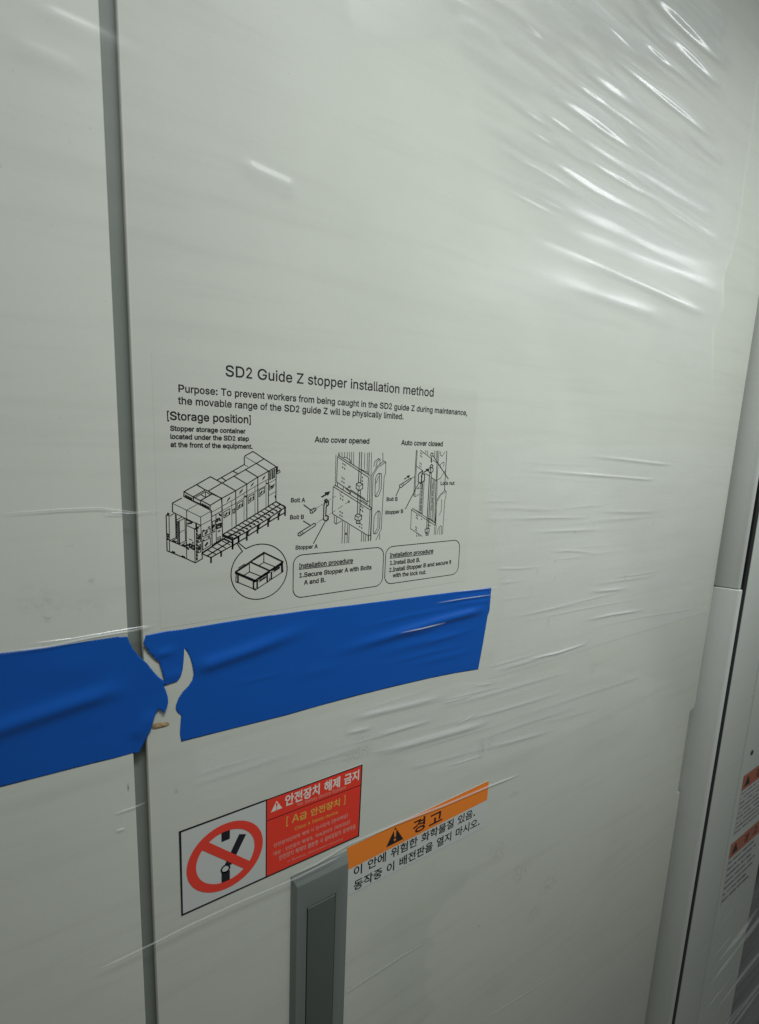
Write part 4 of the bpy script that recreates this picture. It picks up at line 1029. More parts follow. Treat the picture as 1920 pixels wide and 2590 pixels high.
for cx, cy in ((870, 310), (900, 330), (865, 365), (895, 385), (858, 520), (885, 540), (855, 575), (885, 595), (1160, 515), (1158, 570), (838, 780), (868, 800), (835, 830), (865, 850), (828, 1025), (858, 1045), (825, 1080), (855, 1095), (1140, 945), (1165, 965), (1135, 1000), (1162, 1020), (1125, 1200), (1150, 1220), (1120, 1250), (1150, 1270)):
    ln(cB, 2.2, [(cx - 3, cy - 9), (cx + 3, cy + 9)])
lnc(cB, 2.0, [(1070, 610), (1110, 590), (1165, 615), (1165, 680), (1110, 712), (1065, 680)], [(1055, 1080), (1095, 1060), (1150, 1080), (1145, 1140), (1095, 1170), (1045, 1135)])
ln(cB, 1.5, [(1070, 615), (1110, 650), (1165, 618)], [(1110, 650), (1110, 712)], [(1055, 1082), (1095, 1110), (1150, 1082)], [(1095, 1110), (1095, 1170)])
ln(cB, 2.4, [(1070, 1170), (1072, 1202), (1120, 1202), (1122, 1160)])
ln(cB, 1.5, [(1300, 480), (1380, 350), (1480, 270), (1510, 290), (1505, 460), (1485, 500), (1440, 1290), (1360, 1450)], [(1320, 490), (1385, 370), (1505, 290)], [(1320, 490), (1285, 1460)], [(1300, 480), (1285, 990)], [(1465, 150), (1465, 270)], [(1415, 1440), (1418, 1360)],
   [(1415, 460), (1410, 690), (1360, 790)], [(1395, 1020), (1390, 1260), (1340, 1350)], [(1330, 350), (1345, 280), (1400, 232), (1425, 250), (1420, 310)], [(1360, 360), (1375, 290), (1415, 240)], [(1365, 600), (1400, 500)],
   [(740, 1090), (740, 1190), (770, 1212), (850, 1160)], [(775, 1110), (770, 1210)], [(865, 1165), (855, 1495)], [(900, 1190), (895, 1495)], [(940, 1215), (930, 1490)], [(965, 1230), (955, 1490)], [(1150, 1330), (1145, 1470)], [(1180, 1350), (1180, 1470)],
   [(1210, 1365), (1205, 1470)], [(1280, 1380), (1280, 1460)])
ln(cB, 2.6, [(1248, 1390), (1248, 1462)])
lnc(cB, 1.6, [(1355, 530), (1375, 480), (1410, 452), (1445, 465), (1440, 690), (1400, 790), (1360, 805), (1347, 780)], [(1335, 1110), (1360, 1050), (1400, 1010), (1425, 1035), (1415, 1270), (1370, 1352), (1330, 1358), (1322, 1330)], [(958, 640), (980, 650), (976, 672), (955, 668)],
    [(948, 862), (968, 870), (966, 890), (946, 886)], [(908, 1345), (925, 1350), (922, 1368), (905, 1364)])
ln(cB, 1.0, [(475, 972), (520, 945)], [(540, 933), (590, 903)], [(665, 848), (690, 834)], [(715, 820), (758, 795)], [(815, 755), (860, 730)], [(920, 685), (955, 662)], [(485, 1192), (500, 1182)], [(512, 1172), (570, 1135)], [(665, 1068), (685, 1055)], [(705, 1043), (755, 1010)],
   [(800, 980), (865, 935)], [(905, 910), (948, 882)])
pf(cB, [(540, 802), (606, 764), (590, 742), (682, 720), (645, 792), (632, 774), (556, 818)], [(600, 855), (640, 868), (640, 900), (600, 890)])
lnc(cB, 2.8, [(595, 855), (620, 840), (655, 870), (655, 920), (620, 955), (612, 1092), (630, 1085), (652, 1100), (650, 1140), (620, 1168), (580, 1145), (585, 935), (600, 900)])
lnc(cB, 2.2, [(378, 1012), (395, 998), (450, 970), (470, 985), (460, 1010), (410, 1050), (385, 1045)], [(200, 1350), (440, 1200), (465, 1210), (455, 1235), (225, 1390), (200, 1380)])
ln(cB, 1.6, [(400, 1000), (425, 1040)], [(430, 985), (450, 1015)], [(225, 1337), (252, 1372)], [(255, 1320), (280, 1352)], [(635, 1110), (625, 1165)], [(625, 900), (625, 945)])
ln(cB, 2.3, [(285, 925), (380, 995)], [(280, 1165), (375, 1225)], [(600, 1180), (430, 1500)])
t.build('opened_cover_drawing', INK, sheet)

# --- auto cover closed
t = Flat(ID)
ln(cC, 2.0, [(640, 335), (595, 1130)], [(1170, 350), (1130, 1030)], [(1010, 345), (985, 865)])
ln(cC, 1.4, [(655, 335), (642, 610), (615, 1135)], [(595, 1130), (625, 1140), (690, 1100)], [(710, 335), (890, 470)], [(930, 505), (1005, 560)], [(640, 610), (750, 690)], [(800, 740), (860, 780)], [(905, 810), (985, 865), (1060, 820), (1110, 740), (1145, 690)],
   [(800, 340), (808, 385)], [(835, 340), (838, 410)], [(960, 345), (955, 455)], [(985, 345), (985, 480)], [(1035, 345), (1000, 860)], [(1060, 360), (1062, 420), (1090, 440), (1140, 360)], [(1050, 640), (1060, 580), (1110, 540), (1125, 560), (1110, 620)],
   [(715, 910), (688, 1390)], [(735, 900), (705, 1400)], [(752, 900), (728, 1420)], [(775, 880), (745, 1440)], [(915, 820), (885, 1520)], [(940, 840), (912, 1545)], [(958, 850), (930, 1560)], [(1005, 870), (980, 1600)],
   [(555, 1372), (575, 1350), (670, 1400), (745, 1440)], [(555, 1372), (960, 1640), (980, 1625), (980, 1600)], [(580, 1350), (980, 1612)], [(555, 1370), (540, 1700), (740, 1832)], [(650, 1780), (645, 1840)], [(680, 1800), (675, 1835)], [(705, 1815), (700, 1835)],
   [(965, 1640), (950, 1800)], [(985, 1640), (975, 1805)], [(1000, 1200), (1060, 1100), (1140, 1030), (1160, 1050), (1150, 1170), (1135, 1200), (1095, 1790)], [(1000, 1200), (965, 1640)], [(1020, 1200), (1070, 1110), (1160, 1050)], [(1000, 1200), (1020, 1205)],
   [(1080, 1190), (1075, 1380), (1040, 1462)], [(1000, 1800), (1020, 1700), (1055, 1650), (1080, 1660), (1075, 1800)], [(1050, 1680), (1045, 1800)], [(655, 1010), (690, 1000)], [(690, 970), (660, 1000)], [(860, 1515), (940, 1570)])
ln(cC, 2.4, [(985, 865), (960, 1600)])
for i in range(4):
    y = 960 + i * 125
    lnc(cC, 1.1, [(732 - i * 4, y - 35), (745 - i * 4, y - 35), (741 - i * 4, y + 45), (728 - i * 4, y + 45)], [(925 - i * 5, y - 45), (937 - i * 5, y - 45), (933 - i * 5, y + 40), (921 - i * 5, y + 40)])
for cx, cy in ((715, 380), (735, 400), (710, 430), (735, 450), (705, 555), (725, 575), (700, 605), (720, 625), (640, 1465), (662, 1480), (640, 1510), (660, 1525), (728, 1535), (630, 1670), (645, 1690), (625, 1715), (645, 1730), (875, 1590), (880, 1650), (860, 1640)):
    ln(cC, 2.0, [(cx - 3, cy - 8), (cx + 3, cy + 8)])
ln(cC, 2.4, [(870, 735), (820, 1690)], [(900, 735), (848, 1690)])
lnc(cC, 2.2, [(850, 680), (868, 642), (905, 630), (933, 655), (930, 700), (892, 732), (860, 712)], [(790, 1715), (825, 1690), (865, 1700), (860, 1760), (830, 1782), (795, 1765)], [(890, 398), (908, 380), (930, 395), (930, 430), (910, 440), (890, 430)], [(805, 1780), (808, 1812), (846, 1812), (845, 1778)])
ln(cC, 2.4, [(880, 640), (882, 608), (905, 582), (930, 605), (915, 635)], [(890, 640), (890, 725)], [(827, 1710), (825, 1775)])
lnc(cC, 2.8, [(680, 760), (690, 738), (750, 692), (742, 742), (785, 752), (780, 860), (715, 915), (670, 880)])
ln(cC, 3.6, [(735, 785), (725, 895)], [(740, 745), (728, 790)])
pf(cC, [(890, 462), (912, 462), (910, 520), (922, 520), (902, 558), (884, 520), (892, 520)], [(758, 716), (812, 682), (800, 660), (866, 655), (840, 708), (826, 694), (770, 730)], [(425, 832), (482, 797), (470, 780), (532, 768), (505, 822), (492, 806), (435, 847)])
lnc(cC, 2.0, [(345, 945), (540, 820), (550, 840), (380, 980), (352, 985)])
ln(cC, 1.4, [(380, 925), (400, 965)], [(410, 905), (425, 945)], [(552, 828), (605, 795)])
ln(cC, 2.3, [(350, 985), (285, 1130)], [(680, 910), (450, 1355)], [(930, 430), (1195, 832)])
t.build('closed_cover_drawing', INK, sheet)

# ------------------------------------------------------------------ red safety label
M_LABELW = plain_material('label_white_vinyl', (0.60, 0.615, 0.575), 0.32, 0.5, 0.04)
M_RED = plain_material('red_vinyl', (0.84, 0.050, 0.026), 0.34, 0.4, 0.06)
M_REDD = plain_material('dark_red_ink', (0.20, 0.010, 0.010), 0.4)
M_CREAM = plain_material('cream_ink', (0.80, 0.72, 0.64), 0.4)
M_PINK = plain_material('pale_red_ink', (0.78, 0.30, 0.24), 0.4)
M_YEL = plain_material('yellow_ink', (0.78, 0.40, 0.07), 0.4)
M_NAVY = plain_material('black_label_ink', (0.012, 0.012, 0.018), 0.4)
LTL, LTR, LBR, LBL = (451.5, 2103.5), (916, 1932.3), (907, 2114), (459.5, 2316.5)
zc = pl(*LBL)[1]
red = thing('safety_label', 'red and white prohibition label with crossed-out switch symbol, above the handle', 'label', (pl(680, 2120)[0], 0, zc))


def quad_slab(name, pts, d0, d1, mat, parent):
    return slab(name, [pl(*p) for p in pts], -d1, -d0, mat, parent)


quad_slab('backing', [LBL, LBR, LTR, LTL], 0.00002, .0003, M_LABELW, red)
c7 = Crop(440, 1900, .30266)
cR = Crop(670, 1930, .15738)
cS = Crop(680, 2040, .15133)
t = Flat(.0004)
t.poly(c7([(775, 1052), (1543, 707), (1572, 110), (775, 402)]))
t.build('red_field', M_RED, red)
t = Flat(.0004)
for pts in ([(40, 668), (775, 398), (775, 412), (58, 678)], [(40, 668), (60, 672), (76, 1360), (62, 1376)], [(62, 1376), (70, 1358), (775, 1040), (775, 1053)]):
    t.poly(c7(pts))
t.build('border', M_NAVY, red)
t = Flat(.0005)
for pts in ([(770, 400), (1574, 106), (1572, 116), (770, 410)], [(1566, 110), (1575, 108), (1546, 708), (1537, 710)], [(770, 1054), (768, 1044), (1540, 700), (1545, 708)], [(768, 400), (777, 400), (774, 1052), (766, 1054)]):
    t.poly(c7(pts))
t.build('border', M_NAVY, red)
# switch symbol, then the prohibition ring over it
t = Flat(.00045)
for pts in ([(395, 665), (467, 640), (467, 728), (397, 757)], [(545, 690), (603, 690), (480, 945), (425, 945)], [(397, 1010), (467, 990), (467, 1090), (397, 1112)]):
    t.poly(c7(pts))
rc = Vector(pl(*one(c7, (430, 980))))
rr = (Vector(pl(*one(c7, (470, 962)))) - rc).length
t.annulus_xz(rc, rr * .85, rr * .36, 32)
t.build('switch_symbol', M_NAVY, red)
t = Flat(.00055)
t.annulus_xz((.2168 * D, HC - .9890 * D), .0777 * D, .0205 * D)
t.build('prohibition_ring', plain_material('prohibition_red', (0.82, 0.058, 0.034), 0.36, 0.4, 0.05), red)
t = Flat(.0006)
t.poly(c7([(290, 757), (640, 917), (592, 980), (222, 818)]))
t.build('prohibition_bar', bpy.data.materials['prohibition_red'], red)
t = Flat(.00055)
t.poly(cR([(92, 790), (187, 598), (278, 715)]))
t.build('warning_triangle', M_CREAM, red)
t = Flat(.00065)
t.poly(cR([(172, 640), (203, 628), (192, 708), (184, 711)]))
t.poly(cR([(176, 728), (194, 720), (194, 738), (176, 746)]))
t.build('exclamation_mark', M_RED, red)
t = Flat(.00055)
t.text('안전장치 해제 금지', one(cR, (325, 690)), one(cR, (1502, 262)), h=27, bold=1.7, base=False)
t.build('lettering', M_CREAM, red)
t = Flat(.00055)
t.text('No Safety device Bypass', one(cR, (525, 690)), one(cR, (1297, 400)), bold=.3)
t.build('english_subtitle', M_PINK, red)
t = Flat(.00055)
t.text('안전장치인터락 해제 시 인사징계 (면대책임)', one(cS, (80, 688)), one(cS, (1312, 178)), h=12.5, bold=.6, base=False)
t.text('대상 : 안전장치 해제자, 직속관리자 (파트장급)', one(cS, (75, 830)), one(cS, (1350, 287)), h=13.0, bold=.6, base=False)
t.text('안전장치 해제자 불분명 시 설비담당자 징계적용', one(cS, (165, 897)), one(cS, (1442, 363)), h=12.5, bold=.6, base=False)
t.text('※ Bypass, disconnect required', one(cS, (310, 930)), one(cS, (1228, 548)), h=6, bold=.2)
t.build('small_print', M_PINK, red)
t = Flat(.00055)
t.text('[ A급 안전장치 ]', one(cR, (342, 1015)), one(cR, (1285, 655)), h=24, bold=1.5, base=False)
t.text('Class A Safety device', one(cS, (430, 390)), one(cS, (1148, 108)), bold=.3)
t.build('yellow_lettering', M_YEL, red)
t = Flat(.00055)
t.poly(cR([(38, 912), (1532, 342), (1532, 354), (38, 926)]))
t.build('divider', M_REDD, red)

# ------------------------------------------------------------------ orange warning label
M_ORANGE = plain_material('orange_vinyl', (0.92, 0.25, 0.026), 0.34, 0.4, 0.06)
c8 = Crop(840, 1940, .25424)
ora = thing('warning_label', 'orange-banded warning label with black triangle, pasted slightly askew right of the handle', 'label', (pl(1060, 2100)[0], 0, pl(900, 2262)[1]))
slab('backing', [pl(*p) for p in c8([(152, 1280), (1490, 612), (1530, 585), (1545, 545), (1558, 133), (150, 800)])], -.0003, -.00002, paint_material('label_clear_vinyl', base=(0.585, 0.605, 0.56), rough=.34, dirt=.03), ora)
t = Flat(.0004)
t.poly(c8([(150, 800), (155, 1022), (1540, 325), (1558, 133)]))
t.build('orange_band', M_ORANGE, ora)
t = Flat(.0005)
tri = Flat(.0005)
tri.poly(c8([(535, 797), (628, 596), (707, 712)]))
tri.build('warning_triangle', INK, ora)
t = Flat(.0006)
t.poly(c8([(612, 625), (638, 615), (632, 690), (618, 696)]))
t.poly(c8([(612, 712), (632, 703), (632, 726), (613, 735)]))
t.build('exclamation_mark', M_ORANGE, ora)
t = Flat(.0005)
t.text('경', one(c8, (803, 668)), one(c8, (918, 612)), h=32, bold=2.4, base=False)
t.text('고', one(c8, (965, 585)), one(c8, (1090, 522)), h=24, bold=2.4, base=False)
t.build('band_lettering', plain_material('dark_red_lettering', (0.05, 0.006, 0.006), 0.45), ora)
t = Flat(.0004)
t.text('이 안에 위험한 화학물질 있음.', one(c8, (215, 1092)), one(c8, (1418, 488)), h=24.5, bold=1.3, base=False)
t.text('동작중 이 배전판을 열지 마시오.', one(c8, (215, 1232)), one(c8, (1463, 578)), h=24.5, bold=1.3, base=False)
t.build('lettering', INK, ora)


# ------------------------------------------------------------------ blue tape
def ridge_height(x, z, ridges):
    """sum of soft folds; each fold = (points in plane, half width, height, sharpness)"""
    hgt = np.zeros_like(x)
    for pts, w, amp, lo, hi in ridges:
        pts = np.array(pts)
        seg = np.linalg.norm(np.diff(pts, axis=0), axis=1)
        cum = np.concatenate([[0], np.cumsum(seg)])
        best = np.full(x.shape, 1e9)
        tt = np.zeros_like(x)
        for i in range(len(seg)):
            a, d = pts[i], (pts[i + 1] - pts[i]) / seg[i]
            s = (x - a[0]) * d[0] + (z - a[1]) * d[1]
            if i > 0:
                s0 = np.maximum(s, 0)
            else:
                s0 = s
            if i < len(seg) - 1:
                s0 = np.minimum(s0, seg[i])
            qq = np.hypot(x - a[0] - s0 * d[0], z - a[1] - s0 * d[1]) * np.sign((x - a[0]) * -d[1] + (z - a[1]) * d[0])
            m = np.abs(qq) < np.abs(best)
            best[m] = qq[m]
            tt[m] = ((cum[i] + s0) / cum[-1])[m]
        env = np.clip((tt - 0) / max(lo, 1e-6), 0, 1) * np.clip((1 - tt) / max(hi, 1e-6), 0, 1)
        env = env * env * (3 - 2 * env)
        ww = w * (1.2 - 0.2 * env)
        hgt += amp * env * np.exp(-(best / ww) ** 2)
    return hgt


def R_(pts, w, amp, lo=.4, hi=.5):
    return ([pl(*p) for p in pts], w * D, amp * D, lo, hi)


def tape_piece(label, outline_px, ridges, curl, mat, step=.0062):
    poly = [Vector(pl(*p)) for p in outline_px]
    # dense border
    bord = []
    for a, b in zip(poly, poly[1:] + poly[:1]):
        n = max(1, int((b - a).length / (step * D)))
        bord += [a.lerp(b, i / n) for i in range(n)]
    nb = len(bord)
    xs = [p.x for p in bord]
    zs = [p.y for p in bord]
    L = [(p.x, p.y) for p in bord]
    pts = list(bord)
    gx = np.arange(min(xs), max(xs), step * D)
    gz = np.arange(min(zs), max(zs), step * D * .55)
    for i, x in enumerate(gx):
        for j, z in enumerate(gz):
            q = (x + (j % 2) * step * D * .5, z)
            if inside(q, L):
                pts.append(Vector(q))
    edges = [(i, (i + 1) % nb) for i in range(nb)]
    vo, eo, fo, *_ = delaunay_2d_cdt(pts, edges, [], 1, 1e-6)
    x = np.array([v.x for v in vo])
    z = np.array([v.y for v in vo])
    hgt = ridge_height(x, z, [(a_, b_, c_, d_, e_) for a_, b_, c_, d_, e_ in ridges]) + curl(x, z)
    me = bpy.data.meshes.new('torn_tape')
    faces = []
    for f in fo:
        a, b, c = (vo[i] for i in f[:3])
        cr_ = (b.x - a.x) * (c.y - a.y) - (b.y - a.y) * (c.x - a.x)
        faces.append(tuple(f) if cr_ > 0 else tuple(f[::-1]))
    me.from_pydata([(x[i], -.00035 - hgt[i], z[i]) for i in range(len(x))], [], faces)
    me.polygons.foreach_set('use_smooth', [True] * len(me.polygons))
    o = link_mesh('torn_tape', me, mat)
    md = o.modifiers.new('thickness', 'SOLIDIFY')
    md.thickness = .00022
    md.offset = -1
    tag(o, label, 'tape', 'pieces of torn blue tape across the seam')
    return o


def tape_material(name, col, rough):
    m, t_, p = mat_new(name)
    v = pos_vec(t_, (6, 1, 70), (0, math.radians(-8), 0))
    k = math_node(t_, 'MULTIPLY', noise(t_, v, 1, 4), .35)
    sock(t_, value_mix(t_, k, col, tuple(c * .72 for c in col)), p.inputs['Base Color'])
    p.inputs['Roughness'].default_value = rough
    p.inputs['Specular IOR Level'].default_value = .45
    b = node(t_, 'ShaderNodeBump')
    b.inputs['Strength'].default_value = .22
    b.inputs['Distance'].default_value = .0006
    sock(t_, noise(t_, v, 1.0, 3), b.inputs['Height'])
    sock(t_, b.outputs[0], p.inputs['Normal'])
    return m


M_TAPE = tape_material('blue_vinyl_tape', (0.004, 0.095, 0.440), .34)
cT = Crop(0, 1460, .38741)
c2b = Crop(300, 1400, .60533)
right_outline = (cT([(950, 372), (1080, 350), (1190, 340), (1420, 300)]) + c2b([(560, 268), (780, 238), (1000, 212), (1280, 176), (1557, 141), (1549, 238), (1541, 262), (1522, 375), (1502, 483), (1400, 500), (1300, 520), (1150, 555), (1000, 592), (850, 632), (700, 675), (480, 730), (262, 785)])
                 + cT([(1175, 1020), (1178, 960), (1183, 900), (1160, 882), (1148, 858), (1149, 835), (1165, 790), (1195, 745), (1232, 708), (1256, 670), (1264, 630), (1258, 580), (1240, 520), (1222, 485), (1203, 460), (1200, 530), (1193, 600), (1178, 650), (1155, 680), (1110, 692), (1068, 704),
                       (1073, 668), (1055, 605), (1038, 545), (1015, 530), (990, 500), (965, 470), (945, 440), (934, 425)]))
left_outline = (cT([(-420, 548), (-200, 520), (0, 494), (210, 468), (420, 440), (600, 412), (770, 388), (833, 388), (845, 425), (868, 465), (890, 495), (925, 530), (960, 560), (985, 592), (1010, 622), (1040, 650), (1075, 672), (1066, 700), (1082, 735), (1093, 770), (1096, 805), (1085, 845), (1070, 880),
                     (1055, 862), (1036, 850), (1018, 875), (1005, 905), (998, 935), (985, 985), (962, 1030), (940, 1072), (905, 1145), (868, 1146), (740, 1182), (600, 1215), (300, 1292), (0, 1369), (-420, 1478)]))
def sheen(pts, w, mid, k=1.0, lo=.4, hi=.5):
    q = [pl(*p) for p in pts]
    tdir = (Vector(q[-1]) - Vector(q[0])).normalized()
    p = at(*mid)
    v = (CAM - p).normalized() + (Vector(LAMP_A) - p).normalized()
    s = abs(Vector((v.x, v.z)).dot(Vector((-tdir.y, tdir.x))) / abs(v.y))
    return (q, w * D, k * s * w * D / .858, lo, hi)


rid_r = [sheen([(476, 1697), (560, 1668), (639, 1641), (720, 1610), (830, 1572)], .016, (600, 1655), .42, .15, .6),
         sheen([(784, 1667), (900, 1634), (1014, 1599), (1105, 1571), (1240, 1536)], .013, (1060, 1585), .42, .5, .15),
         R_([(905, 1668), (1060, 1625), (1210, 1592)], .012, .0018, .5, .4),
         sheen([(388, 1658), (430, 1646), (456, 1637)], .010, (410, 1650), .35, .3, .6),
         R_([(415, 1722), (440, 1706), (462, 1690)], .012, .0020, .4, .4), R_([(860, 1600), (1040, 1556), (1238, 1520)], .006, .0010), R_([(940, 1690), (1080, 1652), (1212, 1622)], .006, .0009), R_([(1040, 1640), (1225, 1580)], .006, .0010), R_([(560, 1740), (760, 1690)], .006, .0006),
         R_([(1150, 1530), (1245, 1518)], .007, .0014, .3, .2), R_([(1130, 1517), (1245, 1501)], .006, .0012, .3, .2),
         R_([(700, 1720), (900, 1672)], .014, .0012, .5, .5), R_([(1010, 1690), (1215, 1640)], .010, .0012, .5, .4)]
rid_l = [sheen([(-150, 1890), (0, 1842), (155, 1789), (271, 1750), (350, 1738)], .017, (200, 1772), .42, .1, .3),
         R_([(60, 1710), (180, 1690), (300, 1680)], .03, .0020, .4, .4), R_([(330, 1880), (370, 1820), (395, 1790)], .016, .0035, .4, .4)]


def curl_r(x, z):                 # the torn flap next to the seam lifts a little
    x0 = pl(470, 1700)[0]
    k = np.clip((x0 - x) / (.075 * D), 0, 1)
    return .0022 * k * k


def curl_l(x, z):                 # the left piece bridges the seam and its torn end stands off
    x0 = pl(330, 1750)[0]
    k = np.clip((x - x0) / (.09 * D), 0, 1)
    zb_ = pl(360, 1890)[1]
    j = np.clip((pl(360, 1760)[1] - z) / abs(pl(360, 1760)[1] - zb_), 0, 1)
    return .0030 * k ** 1.5 + .0030 * k * j


tape_piece('long torn strip of blue tape below the drawings, right of the seam', right_outline, rid_r, curl_r, M_TAPE)
tape_piece('torn strip of blue tape running off the left edge and covering the seam', left_outline, rid_l, curl_l, M_TAPE)

# dried glue beside the torn tape
m, t_, p = mat_new('dried_brown_glue')
v = pos_vec(t_)
sock(t_, value_mix(t_, ramp(t_, noise(t_, v, 400, 4), .35, .65), (0.44, 0.32, 0.17), (0.25, 0.155, 0.07)), p.inputs['Base Color'])
p.inputs['Roughness'].default_value = .6
bm = bmesh.new()
gc = cT([(985, 985), (990, 962), (1020, 950), (1060, 948), (1095, 945), (1110, 955), (1098, 972), (1060, 982), (1020, 990), (1000, 995)])
ring_ = [bm.verts.new((*(lambda q: (q[0], -.00005, q[1]))(pl(*g)),)) for g in gc]
cx = sum((v_.co for v_ in ring_), Vector()) / len(ring_)
rin = [bm.verts.new(cx + (v_.co - cx) * .62 + Vector((0, -.0006, 0))) for v_ in ring_]
top_ = bm.verts.new(cx + Vector((0, -.0009, 0)))
n_ = len(ring_)
for i in range(n_):
    bm.faces.new((ring_[i], ring_[(i + 1) % n_], rin[(i + 1) % n_], rin[i]))
    bm.faces.new((rin[i], rin[(i + 1) % n_], top_))
tag(bm_obj('glue_residue', bm, m), 'small smear of dried brown glue under the torn tape end', 'glue')

# ------------------------------------------------------------------ stretch film
M_FILM = film_material('stretch_film', haze=.36, rough=.14, gain=1.8, streak_rot=-38)
M_FILM2 = film_material('stretch_film_taut', haze=.42, rough=.15, gain=.9, streak_rot=14)
M_EDGE = film_material('stretch_film_roll', haze=.42, rough=.16, gain=2.2, streak_rot=14)
film = thing('stretch_film', 'clear stretch film wrapped over the wide door, wrinkled and shiny at its upper right', 'plastic film', (U(1.2), 0, ZU(-.6)))


def set_film(me, fade, hgt, extra=0.0):
    """milk: how cloudy; loose: how far the film stands off the steel (where it clings it hardly mirrors)"""
    fade = np.clip(fade, 0, 1)
    lift = np.clip(np.maximum(.10 + hgt / (.0011 * D), extra), 0, 1) * fade
    crease = np.clip(hgt / (.0022 * D), 0, 1)
    for nm, val in (('milk', fade * (.42 + .58 * crease)), ('loose', lift)):
        at_ = me.attributes.new(nm, 'FLOAT', 'POINT')
        at_.data.foreach_set('value', val.reshape(-1).astype(np.float32))


def need_slope(p):
    """tilt that makes the film mirror the far lamp at this spot"""
    v = (CAM - p).normalized() + (Vector(LAMP_B) - p).normalized()
    return Vector((v.x, v.z)) / abs(v.y)


def film_grid(name, edge_l, edge_r, zt, zb_, nx_, nz_, ridges, mat, fades, base=.0016, parent=film, dep0=0.0, small=0.0, seed=0, blister=None):
    """a sheet between two side curves (functions of z) with real folds; 'loose' = how far it is from clinging to the steel"""
    zz = np.linspace(zt, zb_, nz_)
    tt = np.linspace(0, 1, nx_)
    xl_ = np.array([edge_l(z) for z in zz])
    xr_ = np.array([edge_r(z) for z in zz])
    X = xl_[:, None] + (xr_ - xl_)[:, None] * tt[None, :]
    Z = np.repeat(zz[:, None], nx_, 1)
    Hh = ridge_height(X, Z, ridges)
    if small:
        rg = np.random.RandomState(seed)
        for _ in range(60):
            a = math.radians(rg.uniform(8, 24))
            k = rg.uniform(60, 240)
            ph, ph2 = rg.uniform(0, 6.28, 2)
            u_ = -X * math.sin(a) + Z * math.cos(a)
            w_ = X * math.cos(a) + Z * math.sin(a)
            Hh += small / 60 ** .5 * np.sin(u_ * k + ph) * np.sin(w_ * rg.uniform(4, 15) + ph2) * (60 / k)
    Y = -(dep0 + base + Hh)
    n = nx_ * nz_
    co = np.stack([X, Y, Z], -1).reshape(-1).astype(np.float32)
    i = np.arange(nz_ - 1)[:, None] * nx_ + np.arange(nx_ - 1)[None, :]
    F_ = np.stack([i, i + nx_, i + nx_ + 1, i + 1], -1).reshape(-1, 4).astype(np.int32)
    me = bpy.data.meshes.new(name)
    me.vertices.add(n)
    me.vertices.foreach_set('co', co)
    nf = len(F_)
    me.loops.add(nf * 4)
    me.loops.foreach_set('vertex_index', F_.reshape(-1))
    me.polygons.add(nf)
    me.polygons.foreach_set('loop_start', np.arange(0, nf * 4, 4, dtype=np.int32))
    me.polygons.foreach_set('use_smooth', np.ones(nf, dtype=bool))
    me.update(calc_edges=True)
    set_film(me, fades(X, Z, tt[None, :] + 0 * X), Hh, blister(X, Z, None) if blister else 0.0)
    return link_mesh(name, me, mat, parent)


def curve_x(pts):
    q = sorted(((pl(*p)[1], pl(*p)[0]) for p in pts))
    zs_, xs_ = [a for a, b in q], [b for a, b in q]
    return lambda z: float(np.interp(z, zs_, xs_))


c6f = Crop(1000, 0, .5569)
K = 1.0


def RF(pts, w, amp, lo=.4, hi=.5):
    return ([pl(*p) for p in c6f(pts)], w * D, amp * D * K, lo, hi)


def RB(pts, w, mid, k=1.0, lo=.4, hi=.55):
    """a fold whose flank is just steep enough at its middle point to mirror the far lamp"""
    q = [pl(*p) for p in c6f(pts)]
    m = c6f([mid])[0]
    a, b = Vector(q[0]), Vector(q[-1])
    tdir = (b - a).normalized()
    s = abs(need_slope(at(*m)).dot(Vector((-tdir.y, tdir.x))))
    return (q, w * D, k * s * w * D / .858, lo, hi)


